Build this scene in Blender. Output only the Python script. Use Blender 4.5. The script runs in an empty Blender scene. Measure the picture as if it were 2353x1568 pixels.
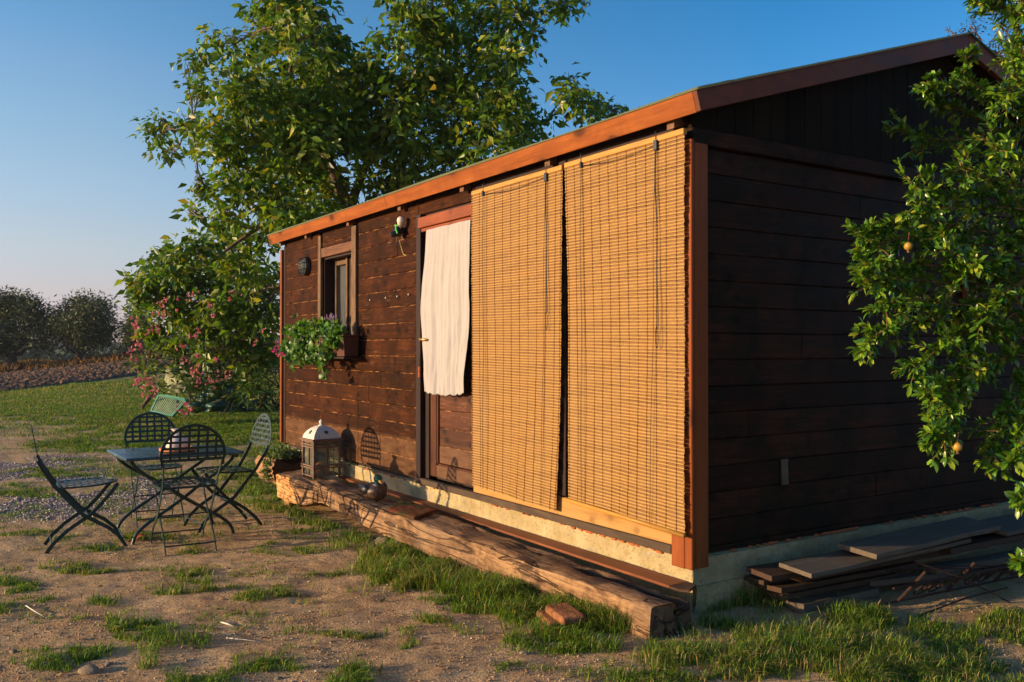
import bpy, math, random
import numpy as np
from mathutils import Vector, Matrix
random.seed(7); RNG = np.random.default_rng(11)
R = math.radians
SC = bpy.context.scene
COL = SC.collection

# ------------------------------------------------------------------ camera
CAM = np.array([3.1375, -3.064, 1.283]); YAW = 0.5742; PITCH = 0.0089; FPX = 2043.65
FW = np.array([-math.cos(YAW)*math.cos(PITCH), math.sin(YAW)*math.cos(PITCH), math.sin(PITCH)])
RT = np.array([math.sin(YAW), math.cos(YAW), 0.0]); UP = np.cross(RT, FW)
cam = bpy.data.cameras.new("camera"); camo = bpy.data.objects.new("camera", cam); COL.objects.link(camo)
cam.sensor_width = 36; cam.lens = FPX/2353*36; cam.clip_start = 0.05; cam.clip_end = 3000
camo.matrix_world = Matrix(((RT[0], UP[0], -FW[0], CAM[0]), (RT[1], UP[1], -FW[1], CAM[1]), (RT[2], UP[2], -FW[2], CAM[2]), (0, 0, 0, 1)))
SC.camera = camo
SC.render.resolution_x = 1024; SC.render.resolution_y = 682

# ------------------------------------------------------------------ light
SUN_AZ, SUN_EL = 70.5, 8.8          # direction the light travels (degrees from +X), elevation
tr = Vector((math.cos(R(SUN_AZ))*math.cos(R(SUN_EL)), math.sin(R(SUN_AZ))*math.cos(R(SUN_EL)), -math.sin(R(SUN_EL))))
w = bpy.data.worlds.new("World"); SC.world = w; w.use_nodes = True
nt = w.node_tree; nt.nodes.clear()
wo = nt.nodes.new("ShaderNodeOutputWorld"); bg = nt.nodes.new("ShaderNodeBackground"); sky = nt.nodes.new("ShaderNodeTexSky")
sky.sky_type = 'NISHITA'; sky.sun_disc = False; sky.sun_elevation = R(SUN_EL)
sky.sun_rotation = math.atan2(-tr.x, -tr.y) % (2*math.pi)
sky.air_density = 1.0; sky.dust_density = 0.6; sky.ozone_density = 2.2; sky.altitude = 100
hs = nt.nodes.new("ShaderNodeHueSaturation"); hs.inputs['Saturation'].default_value = 1.1
hs.inputs['Saturation'].default_value = 1.1
# tint of the evening air: bluer overhead and away from the sun, pinkish grey near the horizon
tcw = nt.nodes.new("ShaderNodeTexCoord"); sxyz = nt.nodes.new("ShaderNodeSeparateXYZ"); nt.links.new(tcw.outputs['Generated'], sxyz.inputs[0])
def wramp(stops):
    r = nt.nodes.new("ShaderNodeValToRGB"); e = r.color_ramp.elements
    while len(e) < len(stops): e.new(.5)
    for i, (p, c) in enumerate(stops): e[i].position = p; e[i].color = (c[0]/2, c[1]/2, c[2]/2, 1)
    nt.links.new(sxyz.outputs[2], r.inputs[0]); return r.outputs[0]
ra = wramp([(0.0, (1.18, 1.03, 1.75)), (.035, (1.22, 1.02, 1.75)), (.06, (1.34, 1.02, 1.38)), (.108, (1.52, 1.18, 1.29)), (.167, (1.60, 1.33, 1.38)), (.226, (1.55, 1.41, 1.41)), (.28, (1.40, 1.40, 1.48)), (.33, (1.08, 1.37, 1.51)), (.6, (.7, 1.1, 1.5))])
rb = wramp([(0.0, (1.0, 1.0, 1.6)), (.10, (1.1, 1.15, 1.5)), (.2, (.75, 1.1, 1.45)), (.28, (.42, .98, 1.36)), (.36, (.27, .92, 1.30)), (.6, (.2, .8, 1.2))])
dotn = nt.nodes.new("ShaderNodeVectorMath"); dotn.operation = 'DOT_PRODUCT'; dotn.inputs[1].default_value = (-tr.x, -tr.y, 0); nt.links.new(tcw.outputs['Generated'], dotn.inputs[0])
mr = nt.nodes.new("ShaderNodeMapRange"); mr.inputs['From Min'].default_value = -.47; mr.inputs['From Max'].default_value = .2; nt.links.new(dotn.outputs['Value'], mr.inputs['Value'])
mx_ = nt.nodes.new("ShaderNodeMix"); mx_.data_type = 'RGBA'; nt.links.new(mr.outputs[0], mx_.inputs[0]); nt.links.new(rb, mx_.inputs[6]); nt.links.new(ra, mx_.inputs[7])
mm = nt.nodes.new("ShaderNodeVectorMath"); mm.operation = 'MULTIPLY'; nt.links.new(sky.outputs[0], hs.inputs['Color']); nt.links.new(hs.outputs[0], mm.inputs[0]); nt.links.new(mx_.outputs[2], mm.inputs[1])
sc2 = nt.nodes.new("ShaderNodeVectorMath"); sc2.operation = 'SCALE'; sc2.inputs['Scale'].default_value = 2.0; nt.links.new(mm.outputs[0], sc2.inputs[0])
nt.links.new(sc2.outputs[0], bg.inputs[0]); nt.links.new(bg.outputs[0], wo.inputs[0])
bg.inputs[1].default_value = 0.095
sl = bpy.data.lights.new("sun", 'SUN'); sl.energy = 4.3; sl.angle = R(0.6); sl.color = (1.0, 0.73, 0.42)
so = bpy.data.objects.new("sun", sl); COL.objects.link(so); so.rotation_euler = tr.to_track_quat('-Z', 'Y').to_euler()
SC.view_settings.view_transform = 'Standard'; SC.view_settings.look = 'None'; SC.view_settings.exposure = 0.85; SC.view_settings.gamma = 1

# ------------------------------------------------------------------ numeric helpers
def ray(px, py): return FW + (px-1176.5)/FPX*RT - (py-784)/FPX*UP
def at(px, py, dist): return CAM + dist*ray(px, py)
def uw(x, y):
    dx = x-CAM[0]; dy = y-CAM[1]
    return dx*RT[0]+dy*RT[1], dx*(-math.cos(YAW))+dy*math.sin(YAW)
def sstep(a, b, x):
    t = np.clip((x-a)/(b-a), 0, 1); return t*t*(3-2*t)
_P = np.random.default_rng(5).random((256, 256)); _P3 = np.random.default_rng(6).random((64, 64, 64))
def vnoise(x, y):
    xi = np.floor(x).astype(int); yi = np.floor(y).astype(int); fx = x-xi; fy = y-yi
    fx = fx*fx*(3-2*fx); fy = fy*fy*(3-2*fy); g = lambda a, b: _P[a % 256, b % 256]
    return (g(xi, yi)*(1-fx)+g(xi+1, yi)*fx)*(1-fy)+(g(xi, yi+1)*(1-fx)+g(xi+1, yi+1)*fx)*fy
def fbm(x, y, o=4):
    s = 0; a = 1; t = 0
    for i in range(o): s = s+a*vnoise(x*2**i+i*17.3, y*2**i+i*9.1); t += a; a *= .5
    return s/t
def vnoise3(p):
    q = np.floor(p).astype(int); f = p-q; f = f*f*(3-2*f); r = 0
    for dx in (0, 1):
        for dy in (0, 1):
            for dz in (0, 1):
                wgt = (f[:, 0] if dx else 1-f[:, 0])*(f[:, 1] if dy else 1-f[:, 1])*(f[:, 2] if dz else 1-f[:, 2])
                r = r+wgt*_P3[(q[:, 0]+dx) % 64, (q[:, 1]+dy) % 64, (q[:, 2]+dz) % 64]
    return r
def ground_base(x, y):
    x = np.asarray(x, float); y = np.asarray(y, float)
    u, w_ = uw(x, y)
    base = 0.012+0.034*np.clip(x, -6, .5)-.016*np.exp(-((y+.65)/.4)**2)*sstep(-2.5, -.3, x)
    u0 = -.576*w_; t = np.clip((w_-18)/42, 0, 1)
    z0 = np.interp(w_, [9, 18, 29, 60], [-.16, -.06, -.18, -.42])
    far = z0+(.05+.05*t)*np.clip(u-u0, 0, 10)*sstep(18, 40, w_)
    b = sstep(9, 17, w_); z = base*(1-b)+far*b
    z = z-9*sstep(64, 120, w_)+9*sstep(150, 300, w_)
    # slight mounding of the worn yard and an added dip that keeps the strip beside the shed in shade
    z = z+0.02*(fbm(x*.9+3, y*.9+8, 2)-.5)*sstep(1, 3, w_)
    z = z-0.035*sstep(-.1, .6, x)*sstep(2.2, .2, x)*sstep(-.3, .5, y)*sstep(8, 4, y)
    return z
def ground(x, y):
    return ground_base(x, y)+0.02*(fbm(np.asarray(x)*5, np.asarray(y)*5, 3)-.5)+.012*(fbm(np.asarray(x)*17, np.asarray(y)*17, 2)-.5)
def gz(x, y): return float(ground(np.array([x]), np.array([y]))[0])
def GG(px, py):
    d = ray(px, py); z = 0.0
    for i in range(40):
        t = (z-CAM[2])/d[2]; p = CAM+t*d; z = z*.5+.5*float(ground_base(p[0], p[1]))
    return p
def topx(x, y, z):
    u, w_ = uw(x, y); dz = z-CAM[2]
    # project with the small pitch
    zc = (x-CAM[0])*FW[0]+(y-CAM[1])*FW[1]+dz*FW[2]
    up = (x-CAM[0])*UP[0]+(y-CAM[1])*UP[1]+dz*UP[2]
    zc = np.maximum(zc, .05)
    return 1176.5+FPX*u/zc, 784-FPX*up/zc

# ------------------------------------------------------------------ object helpers
def link(o, parent=None):
    COL.objects.link(o)
    if parent is not None: o.parent = parent
    return o
def tag(o, label=None, cat=None, group=None, kind=None):
    if label: o['label'] = label
    if cat: o['category'] = cat
    if group: o['group'] = group
    if kind: o['kind'] = kind
    return o
def thing(name, label, cat, loc=(0, 0, 0), rz=0, group=None, rot=None):
    o = bpy.data.objects.new(name, None); COL.objects.link(o); o.location = loc
    o.rotation_euler = rot if rot else (0, 0, rz); o.empty_display_size = .1
    return tag(o, label, cat, group)
def npmesh(name, V, F, mat, parent=None, col=None, smooth=False):
    """V Nx3, F MxK int array (all same K) or list"""
    me = bpy.data.meshes.new(name)
    V = np.asarray(V, np.float32)
    if isinstance(F, np.ndarray):
        M, K = F.shape
        me.vertices.add(len(V)); me.vertices.foreach_set('co', V.ravel())
        me.loops.add(M*K); me.loops.foreach_set('vertex_index', F.astype(np.int32).ravel())
        me.polygons.add(M); me.polygons.foreach_set('loop_start', np.arange(0, M*K, K, dtype=np.int32))
        me.polygons.foreach_set('loop_total', np.full(M, K, dtype=np.int32)); me.update(calc_edges=True); me.validate()
    else:
        me.from_pydata([tuple(map(float, v)) for v in V], [], F); me.update()
    if smooth: me.polygons.foreach_set('use_smooth', [True]*len(me.polygons))
    if col is not None:
        a = me.color_attributes.new('Col', 'FLOAT_COLOR', 'POINT')
        c = np.ones((len(V), 4), np.float32); c[:, :3] = col; a.data.foreach_set('color', c.ravel())
    me.materials.append(mat)
    o = bpy.data.objects.new(name, me)
    return link(o, parent)

class MB:
    def __init__(s): s.v = []; s.f = []
    def add(s, V, F):
        n = len(s.v); s.v += [tuple(map(float, p)) for p in V]; s.f += [tuple(n+i for i in f) for f in F]; return s
    def box(s, x0, x1, y0, y1, z0, z1, c=0.0, M=None):
        """box with chamfer c on all edges"""
        if c <= 0:
            V = [(x, y, z) for x in (x0, x1) for y in (y0, y1) for z in (z0, z1)]
            F = [(0, 1, 3, 2), (4, 6, 7, 5), (0, 4, 5, 1), (2, 3, 7, 6), (0, 2, 6, 4), (1, 5, 7, 3)]
        else:
            V = []; idx = {}
            L = ((x0, x1), (y0, y1), (z0, z1))
            for sx in (0, 1):
                for sy in (0, 1):
                    for sz in (0, 1):
                        for ax in range(3):
                            p = []
                            for a, sg in zip(range(3), (sx, sy, sz)):
                                q = L[a][sg]
                                if a != ax: q += c if sg == 0 else -c
                                p.append(q)
                            idx[(sx, sy, sz, ax)] = len(V); V.append(tuple(p))
            F = []
            for ax in range(3):
                o = [a for a in range(3) if a != ax]
                for sg in (0, 1):
                    q = []
                    for (a, b) in ((0, 0), (1, 0), (1, 1), (0, 1)):
                        k = [0, 0, 0]; k[ax] = sg; k[o[0]] = a; k[o[1]] = b; q.append(idx[(k[0], k[1], k[2], ax)])
                    F.append(tuple(q))
                for (a, b) in ((0, 0), (1, 0), (1, 1), (0, 1)):   # edges along ax
                    k0 = [0, 0, 0]; k0[o[0]] = a; k0[o[1]] = b; k1 = list(k0); k1[ax] = 1
                    F.append((idx[tuple(k0)+(o[0],)], idx[tuple(k0)+(o[1],)], idx[tuple(k1)+(o[1],)], idx[tuple(k1)+(o[0],)]))
            for sx in (0, 1):
                for sy in (0, 1):
                    for sz in (0, 1): F.append(tuple(idx[(sx, sy, sz, a)] for a in range(3)))
        if M is not None: V = [tuple(M @ Vector(p)) for p in V]
        return s.add(V, F)
    def tube(s, pts, r, n=8, caps=True, flat=None):
        """round tube along points; r scalar or list"""
        pts = [Vector(p) for p in pts]; m = len(pts)
        rr = r if isinstance(r, (list, tuple, np.ndarray)) else [r]*m
        base = len(s.v); prev = None
        for i, p in enumerate(pts):
            t = (pts[min(i+1, m-1)]-pts[max(i-1, 0)])
            if t.length < 1e-9: t = Vector((0, 0, 1))
            t.normalize()
            if prev is None:
                a = Vector((0, 0, 1)) if abs(t.z) < .9 else Vector((1, 0, 0)); nrm = t.cross(a).normalized()
            else:
                nrm = (prev-t*prev.dot(t))
                nrm = nrm.normalized() if nrm.length > 1e-6 else t.orthogonal().normalized()
            prev = nrm; b = t.cross(nrm)
            for k in range(n):
                an = 2*math.pi*k/n; q = p+float(rr[i])*(math.cos(an)*nrm+math.sin(an)*b); s.v.append(tuple(q))
        for i in range(m-1):
            for k in range(n):
                k2 = (k+1) % n
                s.f.append((base+i*n+k, base+i*n+k2, base+(i+1)*n+k2, base+(i+1)*n+k))
        if caps:
            s.f.append(tuple(base+k for k in range(n))[::-1]); s.f.append(tuple(base+(m-1)*n+k for k in range(n)))
        return s
    def bar(s, pts, wd, th, side):
        """flat bar: wd measured along cross(side,t), th along side (constant vector)"""
        pts = [Vector(p) for p in pts]; m = len(pts); side = Vector(side).normalized(); base = len(s.v)
        for i, p in enumerate(pts):
            t = (pts[min(i+1, m-1)]-pts[max(i-1, 0)]).normalized(); c = side.cross(t).normalized()
            w_ = wd[i] if isinstance(wd, (list, tuple)) else wd
            for a, b in ((-1, -1), (1, -1), (1, 1), (-1, 1)): s.v.append(tuple(p+c*a*w_/2+side*b*th/2))
        for i in range(m-1):
            for k in range(4):
                k2 = (k+1) % 4; s.f.append((base+i*4+k, base+i*4+k2, base+(i+1)*4+k2, base+(i+1)*4+k))
        s.f.append((base+3, base+2, base+1, base)); e = base+(m-1)*4; s.f.append((e, e+1, e+2, e+3))
        return s
    def lathe(s, prof, n=24, M=None, sq=None):
        base = len(s.v); P = []
        for (r, z) in prof:
            for k in range(n):
                an = 2*math.pi*k/n; P.append((r*math.cos(an), r*math.sin(an), z))
        if M is not None: P = [tuple(M @ Vector(p)) for p in P]
        s.v += P
        for i in range(len(prof)-1):
            for k in range(n):
                k2 = (k+1) % n; s.f.append((base+i*n+k, base+i*n+k2, base+(i+1)*n+k2, base+(i+1)*n+k))
        if prof[0][0] > 1e-5: s.f.append(tuple(base+k for k in range(n))[::-1])
        if prof[-1][0] > 1e-5: s.f.append(tuple(base+(len(prof)-1)*n+k for k in range(n)))
        return s
    def build(s, name, mat, parent=None, smooth=False, bevel=0, origin=None):
        me = bpy.data.meshes.new(name); me.from_pydata(s.v, [], s.f)
        me.update()
        import bmesh as _b
        bm = _b.new(); bm.from_mesh(me); _b.ops.remove_doubles(bm, verts=bm.verts, dist=1e-6); _b.ops.recalc_face_normals(bm, faces=bm.faces); bm.to_mesh(me); bm.free()
        if smooth: me.polygons.foreach_set('use_smooth', [True]*len(me.polygons))
        me.materials.append(mat); o = bpy.data.objects.new(name, me); link(o, parent)
        if bevel:
            md = o.modifiers.new('bevel', 'BEVEL'); md.width = bevel; md.segments = 2; md.limit_method = 'ANGLE'
        return o
def smooth_by_angle(o, ang=40):
    me = o.data; me.polygons.foreach_set('use_smooth', [True]*len(me.polygons))
    try: me.set_sharp_from_angle(angle=R(ang))
    except Exception: pass
    return o

# ------------------------------------------------------------------ materials
def S(c):  # sRGB hex -> linear
    c = c.lstrip('#'); o = []
    for i in (0, 2, 4):
        v = int(c[i:i+2], 16)/255; o.append(v/12.92 if v <= .04045 else ((v+.055)/1.055)**2.4)
    return tuple(o)
class NT:
    def __init__(s, name, rough=.7, spec=.35):
        s.m = bpy.data.materials.new(name); s.m.use_nodes = True; s.t = s.m.node_tree; s.t.nodes.clear()
        s.out = s.n('ShaderNodeOutputMaterial'); s.b = s.n('ShaderNodeBsdfPrincipled'); s.l(s.b.outputs[0], s.out.inputs[0])
        s.b.inputs['Roughness'].default_value = rough; s.b.inputs['Specular IOR Level'].default_value = spec
        s.tc = None
    def n(s, t, **k):
        x = s.t.nodes.new(t)
        for a, b in k.items(): setattr(x, a, b)
        return x
    def l(s, a, b): s.t.links.new(a, b)
    def coord(s, scale=(1, 1, 1), kind='Object', rot=(0, 0, 0), loc=(0, 0, 0)):
        if s.tc is None: s.tc = s.n('ShaderNodeTexCoord')
        m = s.n('ShaderNodeMapping'); s.l(s.tc.outputs[kind], m.inputs[0]); m.inputs['Scale'].default_value = scale; m.inputs['Rotation'].default_value = rot; m.inputs['Location'].default_value = loc
        return m.outputs[0]
    def noise(s, vec, scale, detail=4, rough=.6, dist=0.0):
        x = s.n('ShaderNodeTexNoise'); x.inputs['Scale'].default_value = scale; x.inputs['Detail'].default_value = detail; x.inputs['Roughness'].default_value = rough; x.inputs['Distortion'].default_value = dist
        s.l(vec, x.inputs['Vector']); return x.outputs['Fac']
    def vor(s, vec, scale, feature='F1', out='Distance', rnd=1.0):
        x = s.n('ShaderNodeTexVoronoi'); x.feature = feature; x.inputs['Scale'].default_value = scale; x.inputs['Randomness'].default_value = rnd; s.l(vec, x.inputs['Vector']); return x.outputs[out]
    def ramp(s, fac, stops, interp='LINEAR'):
        x = s.n('ShaderNodeValToRGB'); x.color_ramp.interpolation = interp; e = x.color_ramp.elements
        while len(e) < len(stops): e.new(.5)
        for i, (p, c) in enumerate(stops):
            e[i].position = p; e[i].color = (c, c, c, 1) if isinstance(c, (int, float)) else tuple(c)+(1,)
        s.l(fac, x.inputs[0]); return x.outputs[0]
    def mix(s, fac, a, b, mode='MIX'):
        x = s.n('ShaderNodeMix'); x.data_type = 'RGBA'; x.blend_type = mode
        for v, i in ((fac, 0), (a, 6), (b, 7)):
            if isinstance(v, (int, float)): x.inputs[i].default_value = v if i == 0 else (v, v, v, 1)
            elif isinstance(v, tuple): x.inputs[i].default_value = tuple(v)+(1,)
            else: s.l(v, x.inputs[i])
        return x.outputs[2]
    def math(s, op, a, b=None, c=None):
        x = s.n('ShaderNodeMath'); x.operation = op
        for i, v in enumerate((a, b, c)):
            if v is None: continue
            if isinstance(v, (int, float)): x.inputs[i].default_value = v
            else: s.l(v, x.inputs[i])
        return x.outputs[0]
    def bump(s, h, dist=.01, strength=1.0, prev=None):
        x = s.n('ShaderNodeBump'); x.inputs['Distance'].default_value = dist; x.inputs['Strength'].default_value = strength
        s.l(h, x.inputs['Height'])
        if prev is not None: s.l(prev, x.inputs['Normal'])
        s.l(x.outputs[0], s.b.inputs['Normal']); return x.outputs[0]
    def color(s, c): 
        if isinstance(c, tuple): s.b.inputs['Base Color'].default_value = c+(1,)
        else: s.l(c, s.b.inputs['Base Color'])
    def rough(s, c): s.l(c, s.b.inputs['Roughness'])

def wood(name, dark, mid, light, axis='X', scale=1.0, rough=.62, knots=0.0, stain=None, stain_amt=.5, bump=.0012, worn=None, worn_amt=0.0, planks=None, knot_sc=(1.1, 7.5), spec=.2, post=None, kmap=None):
    """grain runs along axis. planks=(axis index, pitch, offset) gives each board its own tone"""
    n = NT(name, rough, spec); st = {'X': (.07, 1, 1), 'Y': (1, .07, 1), 'Z': (1, 1, .07)}[axis]
    v = n.coord(tuple(a*scale for a in st)); o1 = n.coord((1, 1, 1))
    off = None
    if planks:
        sep = n.n('ShaderNodeSeparateXYZ'); n.l(o1, sep.inputs[0]); q = n.math('FLOOR', n.math('DIVIDE', n.math('SUBTRACT', sep.outputs[planks[0]], planks[2]), planks[1]))
        wn = n.n('ShaderNodeTexWhiteNoise'); wn.noise_dimensions = '1D'; n.l(q, wn.inputs['W']); prand = wn.outputs['Value']
        cx = n.n('ShaderNodeCombineXYZ'); n.l(n.math('MULTIPLY', prand, 37.0), cx.inputs[0]); n.l(n.math('MULTIPLY', prand, 19.0), cx.inputs[1]); n.l(n.math('MULTIPLY', prand, 53.0), cx.inputs[2])
        va = n.n('ShaderNodeVectorMath'); va.operation = 'ADD'; n.l(v, va.inputs[0]); n.l(cx.outputs[0], va.inputs[1]); v = va.outputs[0]
    g1 = n.noise(v, 32, 6, .65, .6); g2 = n.noise(v, 140, 3, .6); big = n.noise(o1, 2.3, 4, .6)
    g = n.math('ADD', n.math('MULTIPLY', g1, .72), n.math('MULTIPLY', g2, .28))
    c = n.ramp(g, [(.3, dark), (.5, mid), (.72, light)])
    if planks:
        c = n.mix(1.0, c, n.ramp(prand, [(0, (.72, .7, .7)), (.5, (1, 1, 1)), (1, (1.22, 1.16, 1.1))]), 'MULTIPLY')
    if stain: c = n.mix(n.math('MULTIPLY', n.ramp(n.noise(n.coord((1, 1, 1)), 3.7, 6, .68, .4), [(.42, 0.0), (.62, 1.0)]), stain_amt), c, stain)
    if worn:
        wv = n.noise(v, 60, 5, .75, 1.0); wb = n.ramp(n.noise(o1, 5.5, 5, .7), [(.5, 0.0), (.68, 1.0)])
        c = n.mix(n.math('MULTIPLY', n.math('MULTIPLY', n.ramp(wv, [(.52, 0.0), (.6, 1.0)]), wb), worn_amt), c, worn)
    h = g
    if knots > 0:
        ks = kmap or {'X': (5.5, .5, 7.6), 'Y': (.5, 5.5, 7.6), 'Z': (7.0, .5, 4.5)}[axis]
        kx = {'X': (ks[0], ks[2]), 'Y': (ks[1], ks[2]), 'Z': (ks[0], ks[2])}[axis]; sp3 = n.n('ShaderNodeSeparateXYZ'); n.l(o1, sp3.inputs[0]); cb = n.n('ShaderNodeCombineXYZ')
        al = {'X': sp3.outputs[0], 'Y': sp3.outputs[1], 'Z': n.math('ADD', sp3.outputs[0], sp3.outputs[1])}[axis]
        n.l(n.math('MULTIPLY', al, kx[0]), cb.inputs[0]); n.l(n.math('MULTIPLY', sp3.outputs[2], kx[1]), cb.inputs[1])
        def v2(out):
            x = n.n('ShaderNodeTexVoronoi'); x.voronoi_dimensions = '2D'; x.inputs['Scale'].default_value = 1.0; n.l(cb.outputs[0], x.inputs['Vector']); return x.outputs[out]
        d0 = v2('Distance'); kc = n.n('ShaderNodeSeparateColor'); n.l(v2('Color'), kc.inputs[0])
        d = n.math('ADD', n.math('ADD', d0, n.math('MULTIPLY', n.math('SUBTRACT', n.noise(o1, 60, 3, .6), .5), .10)), n.ramp(kc.outputs[0], [(.50, 1.0), (.56, 0.0)]))
        k = n.ramp(d, [(.05, 1.0), (.12, .8), (.19, 0.0)]); kr = n.ramp(d, [(.12, .0), (.20, 1.0), (.36, .0)])
        c = n.mix(n.math('MULTIPLY', k, knots), c, tuple(x*.35 for x in dark)); c = n.mix(n.math('MULTIPLY', kr, knots*.35), c, tuple(x*.7 for x in dark))
    if post: c = post(n, c, o1)
    n.color(c); n.bump(h, bump, .9)
    n.rough(n.ramp(g, [(.3, max(.05, rough-.14)), (.7, min(1, rough+.12))]))
    return n.m
def plain(name, c, rough=.6, spec=.4, var=.25, sc=14, metal=0, bump=0.0, bsc=60):
    n = NT(name, rough, spec); v = n.coord(); f = n.noise(v, sc, 5, .65)
    n.color(n.ramp(f, [(.3, tuple(a*(1-var) for a in c)), (.7, tuple(min(1, a*(1+var)) for a in c))]))
    n.b.inputs['Metallic'].default_value = metal
    if bump: n.bump(n.noise(v, bsc, 4, .6), bump)
    n.rough(n.ramp(f, [(.3, max(.03, rough-.08)), (.7, min(1, rough+.1))]))
    return n.m
def foliage(name, rough=.45, trans=.35, spec=.5, tboost=(1.3, 1.25, .5)):
    n = NT(name, rough, spec); a = n.n('ShaderNodeAttribute'); a.attribute_name = 'Col'; n.color(a.outputs['Color'])
    t = n.n('ShaderNodeBsdfTranslucent'); n.l(n.mix(1.0, a.outputs['Color'], tboost, 'MULTIPLY'), t.inputs[0])
    mx = n.n('ShaderNodeMixShader'); mx.inputs[0].default_value = trans
    n.l(n.b.outputs[0], mx.inputs[1]); n.l(t.outputs[0], mx.inputs[2]); n.l(mx.outputs[0], n.out.inputs[0]); return n.m
M = {}
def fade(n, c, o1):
    # boards near the ground have lost their stain; edges of the boards show bare wood, the sunlit line along their tops painted in
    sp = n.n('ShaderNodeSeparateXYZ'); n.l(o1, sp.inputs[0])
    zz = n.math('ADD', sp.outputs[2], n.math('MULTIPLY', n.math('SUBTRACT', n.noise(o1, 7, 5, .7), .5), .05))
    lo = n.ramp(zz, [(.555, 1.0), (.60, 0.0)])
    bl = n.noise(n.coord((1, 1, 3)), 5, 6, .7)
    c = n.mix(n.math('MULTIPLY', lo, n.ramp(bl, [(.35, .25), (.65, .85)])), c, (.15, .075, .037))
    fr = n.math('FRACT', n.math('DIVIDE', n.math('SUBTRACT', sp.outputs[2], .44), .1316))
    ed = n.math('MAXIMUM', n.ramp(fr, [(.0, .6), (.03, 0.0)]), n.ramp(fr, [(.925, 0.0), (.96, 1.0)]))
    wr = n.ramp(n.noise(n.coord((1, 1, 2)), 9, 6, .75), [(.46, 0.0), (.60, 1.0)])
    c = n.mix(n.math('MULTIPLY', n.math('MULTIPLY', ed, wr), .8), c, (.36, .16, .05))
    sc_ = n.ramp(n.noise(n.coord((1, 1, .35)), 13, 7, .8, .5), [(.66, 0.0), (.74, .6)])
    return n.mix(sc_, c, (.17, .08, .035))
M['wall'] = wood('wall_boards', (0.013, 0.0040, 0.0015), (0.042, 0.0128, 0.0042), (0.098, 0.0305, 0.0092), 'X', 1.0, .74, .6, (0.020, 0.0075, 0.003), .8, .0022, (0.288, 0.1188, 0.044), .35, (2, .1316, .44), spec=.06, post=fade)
M['sidewall'] = wood('side_boards', (.010, .0055, .0028), (.034, .0130, .0065), (.085, .0300, .0140), 'Y', 1.0, .6, .55, (.010, .0085, .0045), .8, .0018, (.10, .06, .04), .3, (2, .1316, .44), (1.6, 7.6), .06)
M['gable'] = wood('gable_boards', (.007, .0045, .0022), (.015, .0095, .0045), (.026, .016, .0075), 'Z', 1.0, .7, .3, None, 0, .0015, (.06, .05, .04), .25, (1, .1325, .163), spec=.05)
M['fascia'] = wood('fascia_boards', (0.176, 0.04256, 0.00495), (0.2816, 0.0722, 0.00825), (0.3784, 0.114, 0.0154), 'X', .7, .55, .95, (0.1936, 0.0456, 0.0055), .6, .002, kmap=(2.8, .3, 5.5))
M['barge'] = wood('shaded_barge_boards', (.10, .024, .008), (.17, .042, .013), (.24, .066, .020), 'Y', .8, .6, .5, (.07, .025, .014), .5, .001, kmap=(.3, 3.2, 3.2))  # same wood as the fascia, colour darkened for the shaded gable end
M['post'] = wood('post_boards', (0.135, 0.032, 0.0054), (0.225, 0.0512, 0.0078), (0.306, 0.08, 0.0132), 'Z', .8, .55, .8, (0.189, 0.044, 0.0084), .5, .001, kmap=(3, 3, 2.6))
M['frame'] = wood('weathered_frame', (.06, .033, .018), (.15, .085, .045), (.32, .20, .115), 'Z', 1.0, .75, .3, (.05, .025, .015), .5, .0016, (.42, .28, .18), .5)
M['framex'] = wood('weathered_rail', (.05, .022, .012), (.14, .058, .028), (.26, .125, .06), 'X', 1.0, .75, .3, (.07, .03, .02), .5, .0016, (.42, .28, .18), .3)
M['darkwood'] = wood('dark_boards', (.014, .007, .005), (.026, .012, .009), (.045, .022, .015), 'Z', 1.0, .6, 0, None, 0, .001)
M['head'] = wood('door_head_boards', (0.119, 0.02625, 0.0084), (0.2295, 0.0525, 0.0144), (0.306, 0.0825, 0.024), 'X', 1.0, .55, .4, (0.102, 0.02625, 0.0096), .4, .0012)
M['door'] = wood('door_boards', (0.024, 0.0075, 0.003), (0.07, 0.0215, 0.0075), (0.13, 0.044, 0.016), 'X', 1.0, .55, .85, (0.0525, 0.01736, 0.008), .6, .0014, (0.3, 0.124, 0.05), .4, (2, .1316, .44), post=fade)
M['doorz'] = wood('door_stiles', (0.028, 0.009, 0.004), (0.082, 0.024, 0.008), (0.14, 0.045, 0.016), 'Z', 1.0, .6, .5, (0.04, 0.014, 0.006), .5, .0012)
M['sill'] = wood('grey_sill', (0.036, 0.0225, 0.0143), (0.08, 0.0525, 0.0325), (0.136, 0.09, 0.0585), 'X', 1.0, .8, .2, (0.048, 0.03, 0.0195), .5, .0012)
M['pine'] = wood('pale_pine_board', (0.264, 0.128, 0.033), (0.3872, 0.204, 0.06), (0.4664, 0.272, 0.09), 'X', 1.4, .55, .45, (0.4048, 0.216, 0.066), .5, .001, knot_sc=(2.6, 6))
M['rafter'] = wood('rafter_ends', (.10, .045, .022), (.17, .08, .04), (.25, .13, .07), 'Y', 1.0, .7, 0)
M['plank'] = wood('grey_planks', (.06, .044, .030), (.12, .092, .066), (.19, .15, .11), 'Y', 1.0, .8, .4, (.10, .07, .05), .5, .0014)
M['plank2'] = wood('brown_planks', (.030, .016, .010), (.065, .034, .02), (.11, .062, .038), 'Y', 1.0, .8, .3, (.05, .03, .02), .6, .0016)
M['trim'] = wood('red_moulding', (0.117, 0.036, 0.0143), (0.198, 0.06, 0.0221), (0.297, 0.104, 0.039), 'X', 1.0, .6, .2, (0.108, 0.04, 0.0195), .5, .001)

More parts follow.
